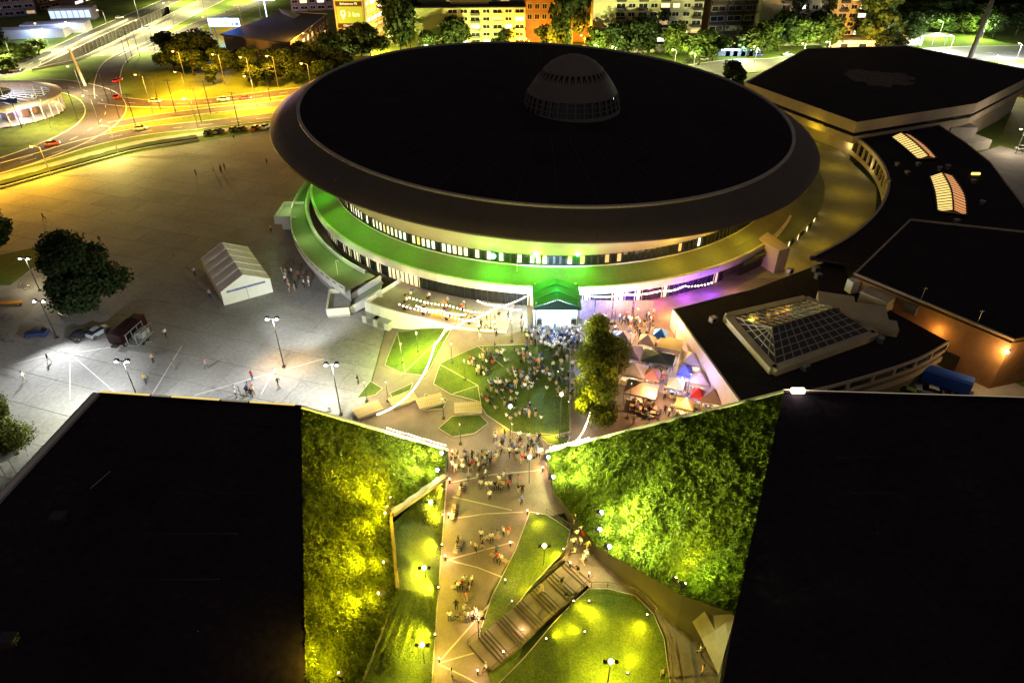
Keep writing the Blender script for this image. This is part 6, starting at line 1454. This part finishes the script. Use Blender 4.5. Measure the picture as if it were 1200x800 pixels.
hl_me = MB().box((0, 0, 0), (.12, .34, .15)).mesh('headlight', [white_p]); tl_me = MB().box((0, 0, 0), (.1, .3, .14)).mesh('taillight', [mat('tail_red', (.3, .01, .01), .4, 0)])
def car(u, v, rz, label, c, on=False, group=None, g=None, z=0.02):
    p = at(u, v, z); t_ = thing('parked_car' if not on else 'moving_car', label, 'car', p, rz, group)
    m_ = mat('paint_%d_%d_%d' % tuple(int(x*99) for x in c), c, .3, 0, spec=.6)
    for me_, nm in ((body_me, 'body'), (roof_me, 'roof')):
        o = piece(nm, me_, t_); o.material_slots[0].link = 'OBJECT'; o.material_slots[0].material = m_
    piece('cabin_glass', cab_me, t_)
    for x in (-1.3, 1.32):
        for y in (-.8, .8): w_ = piece('wheel', wheel_me, t_, (x, y, .32)); piece('rim', rim_me, w_)
    for y in (-.58, .58):
        o = piece('headlight', hl_me, t_, (2.0, y, .62)); o2 = piece('taillight', tl_me, t_, (-2.06, y, .66))
        if on:
            o.material_slots[0].link = 'OBJECT'; o.material_slots[0].material = headl; o2.material_slots[0].link = 'OBJECT'; o2.material_slots[0].material = taill
    return t_
W_, K_, S_, B_ = (.75, .75, .75), (.015, .015, .018), (.4, .41, .43), (.03, .05, .16)
car(97, 394, 1.1, 'black car under the big dark tree', K_); car(116, 391, 1.1, 'silver car parked in front of the big dark tree', S_); car(44, 393, 3.3, 'dark blue car parked apart near the bright mast', B_); car(84, 367, 1.0, 'dark car half hidden at the side of the big tree', (.06, .07, .05))
for u, v, c, lab in ((245, 157, K_, 'black car at the left end of the plaza row'), (257, 155.5, (.12, .12, .13), 'dark grey car second in the plaza row'), (274, 153.5, (.05, .06, .05), 'dark green car in the middle of the plaza row'), (284, 153, K_, 'black car beside the red car in plaza row'), (300, 151.5, (.4, .05, .02), 'red car in the plaza row'), (312, 150, (.6, .6, .55), 'white car at the arena end of plaza row')):
    car(u, v, 1.35+random.uniform(-.08, .08), lab, c)
for u, v, rz, c, lab in ((62, 170, .55, (.5, .03, .02), 'red car leaving the roundabout beside hedge'), (138, 96, 1.4, (.55, .03, .03), 'red car on the slip road to the highway'), (137, 115, 1.9, (.5, .04, .02), 'red car at the mouth of slip road'), (182, 120, .02, (.75, .75, .7), 'white car on the side road'), (262, 118, .1, W_, 'white car followed by a red one on side road'), (288, 116.5, .1, (.5, .03, .02), 'red car behind the white one on side road'), (165, 152, .35, (.7, .6, .3), 'pale car on the main road beside the hedge'), (140, 22, .5, W_, 'white car on the far highway'), (172, 34, .55, W_, 'white car on the near highway'), (18, 84, .4, W_, 'white car entering the sunken highway')):
    car(u, v, rz, lab, c, True, z=-.06)
for u, v, c, lab in ((824, 71, W_, 'white car parked beside lime lit tree'), (806, 74, K_, 'black car parked beside the white one'), (888, 66, (.04, .06, .4), 'bright blue car before the kiosks'), (922, 65, S_, 'silver car near the yellow tree'), (1140, 72, W_, 'white car on the station road'), (1170, 80, S_, 'silver car on the cross road'), (1196, 112, (.5, .1, .05), 'red car behind the hexagonal hall'), (1198, 176, W_, 'white car in the rear yard'), (780, 76, S_, 'silver car left of the black parked one')):
    car(u, v, random.choice((.1, 3.2)), lab, c, z=-.05)
car(1088, 461, 2.7, 'white car in the loading yard beside blue lorry', (.6, .62, .6)); car(1062, 463, 2.6, 'lime green car in the loading yard', (.15, .32, .03))
# blue tarpaulin lorry and red lorry with trailer
def lorry(u, v, rz, label, cabc, boxc, L=7.5, h=3.2):
    p = at(u, v, .02); t_ = thing('lorry', label, 'lorry', p, rz)
    cm_ = mat('lorry_cab_%d' % int(sum(cabc)*99), cabc, .35, .1, 1); bm_ = mat('lorry_box_%d' % int(sum(boxc)*199), boxc, .45, .12, .6)
    MB().box((L/2+1.1, 0, 1.5), (1.9, 2.3, 2.2), taper=.94).build('cab', cm_, t_, False); MB().box((L/2+2.04, 0, 1.95), (.08, 2.0, .8)).build('windscreen', glassc, t_, False)
    rows = [[(x, y, z) for y, z in ((-1.22, .9), (-1.22, h-.25), (-.8, h+.05), (0, h+.15), (.8, h+.05), (1.22, h-.25), (1.22, .9))] for x in np.linspace(-L/2, L/2, 6)]
    mb = MB().grid(rows); mb.poly(rows[0]); mb.poly(rows[-1][::-1]); mb.build('cargo_box', bm_, t_, False)
    MB().box((.6, 0, .72), (L+2.6, 1.1, .25)).build('chassis', dark_metal, t_, False)
    for x in (-L/2+.9, -L/2+2.1, L/2+1.0):
        for y in (-1.02, 1.02): o = piece('wheel', wheel_me, t_, (x, y, .48), 0, (1.5, 1.5, 1.5)); piece('rim', rim_me, o)
lorry(1105, 455, 2.55, 'lorry with bright blue tarpaulin in the loading yard', (.05, .06, .1), (.02, .10, .55), 7.0)
lorry(149, 398, 1.4, 'shade darkened red lorry parked on the plaza beside the tree', (.03, .004, .005), (.012, .002, .003), 5.5, 2.9)  # paint darkened to put the tree's shade into the colour
tr_ = thing('equipment_trailer', 'grey framed equipment trailer behind the red lorry', 'trailer', at(167, 400), 1.4)
MB().box((0, 0, .8), (5, 2, .25)).build('deck', grey_metal, tr_, False)
for x in (-2.3, -.8, .8, 2.3):
    for y in (-.9, .9): MB().box((x, y, 1.8), (.12, .12, 2)).build('stanchion', grey_metal, tr_, False)
MB().box((0, .9, 2.8), (4.8, .14, .14)).box((0, -.9, 2.8), (4.8, .14, .14)).build('top_rail', grey_metal, tr_, False); MB().box((.6, 0, 1.5), (2.2, 1.4, 1.1)).build('generator', mat('generator', (.3, .3, .3), .5, .2), tr_, False)
for x in (-1, .2):
    for y in (-.95, .95): piece('wheel', wheel_me, tr_, (x, y, .35))
kq = thing('orange_bench', 'long orange bench at the edge of the plaza path', 'bench', at(10, 357), .05)
MB().box((0, 0, .55), (5.5, 1.0, .25)).build('seat', mat('orange_paint', (.6, .25, .03), .5, .1), kq, False)
for x in (-2, 2): MB().box((x, 0, .22), (.3, .8, .44)).build('leg', concrete, kq, False)
# bicycles leaning near the bench
wh = []
for k in range(16):
    a0, a1 = 2*math.pi*k/16, 2*math.pi*(k+1)/16; wh.append(((.33*math.cos(a0), 0, .33*math.sin(a0)), (.33*math.cos(a1), 0, .33*math.sin(a1))))
wmb = MB()
for a_, b_ in wh: wmb.tube(a_, b_, .025, n=4, cap=False)
bw_me = wmb.mesh('wheel', tyre); bf_me = MB().tube((-.5, 0, .33), (-.15, 0, .85), .025).tube((-.15, 0, .85), (.38, 0, .85), .025).tube((.38, 0, .85), (-.08, 0, .35), .025).tube((-.08, 0, .35), (-.2, 0, .9), .025).tube((.36, 0, .95), (.52, 0, .33), .025).tube((-.5, 0, .33), (-.08, 0, .33), .025).mesh('frame', grey_metal)
hb_me = MB().tube((.34, -.28, 1.02), (.34, .28, 1.02), .02).mesh('handlebar', dark_metal); sd_me = MB().box((-.2, 0, .95), (.26, .14, .06)).mesh('saddle', dark_metal)
for (u, v, rz) in ((30, 337, .4), (34, 339, .7), (4, 372, .2), (9, 375, .9), (5, 398, .5), (10, 401, .1), (26, 336, 1.2)):
    t_ = thing('bicycle', 'parked bicycle on the path beside the orange bench', 'bicycle', at(u, v), rz, 'bicycles by the orange bench')
    piece('frame', bf_me, t_); piece('handlebar', hb_me, t_); piece('saddle', sd_me, t_); piece('wheel', bw_me, t_, (-.5, 0, .35)); piece('wheel', bw_me, t_, (.52, 0, .35))
tag(MB().prism([at(*p)[:2] for p in ((-30, 306), (0, 299), (78, 282), (12, 334), (-30, 334))], -.04, .05).build('triangular_lawn', grass), kind='structure')
tag(MB().prism([at(*p)[:2] for p in ((-40, 345), (12, 337), (84, 283), (96, 285), (62, 330), (20, 385), (-40, 420))], -.05, .028).build('plaza_path', mat('path_grey', (.22, .2, .17), .8, .2, .3, .1, fine=.1)), kind='structure')
# white planters beside the left roof
for (u, v) in ((3, 548), (16, 546)):
    t_ = thing('white_canopy_sail', 'white angular sail canopy below the slatted roof edge', 'canopy', at(u, v), .2, 'sail canopies'); MB().poly([(-1.2, -2, 2.6), (1.2, -2, 2.8), (1.4, 2, 3.2), (-1.0, 2, 2.6)]).build('sail', white_p, t_, False)
    for x, y in ((-1.1, -1.9), (1.1, -1.9), (1.3, 1.9), (-.9, 1.9)): MB().tube((x, y, 0), (x, y, 2.7), .05).build('post', grey_metal, t_, False)
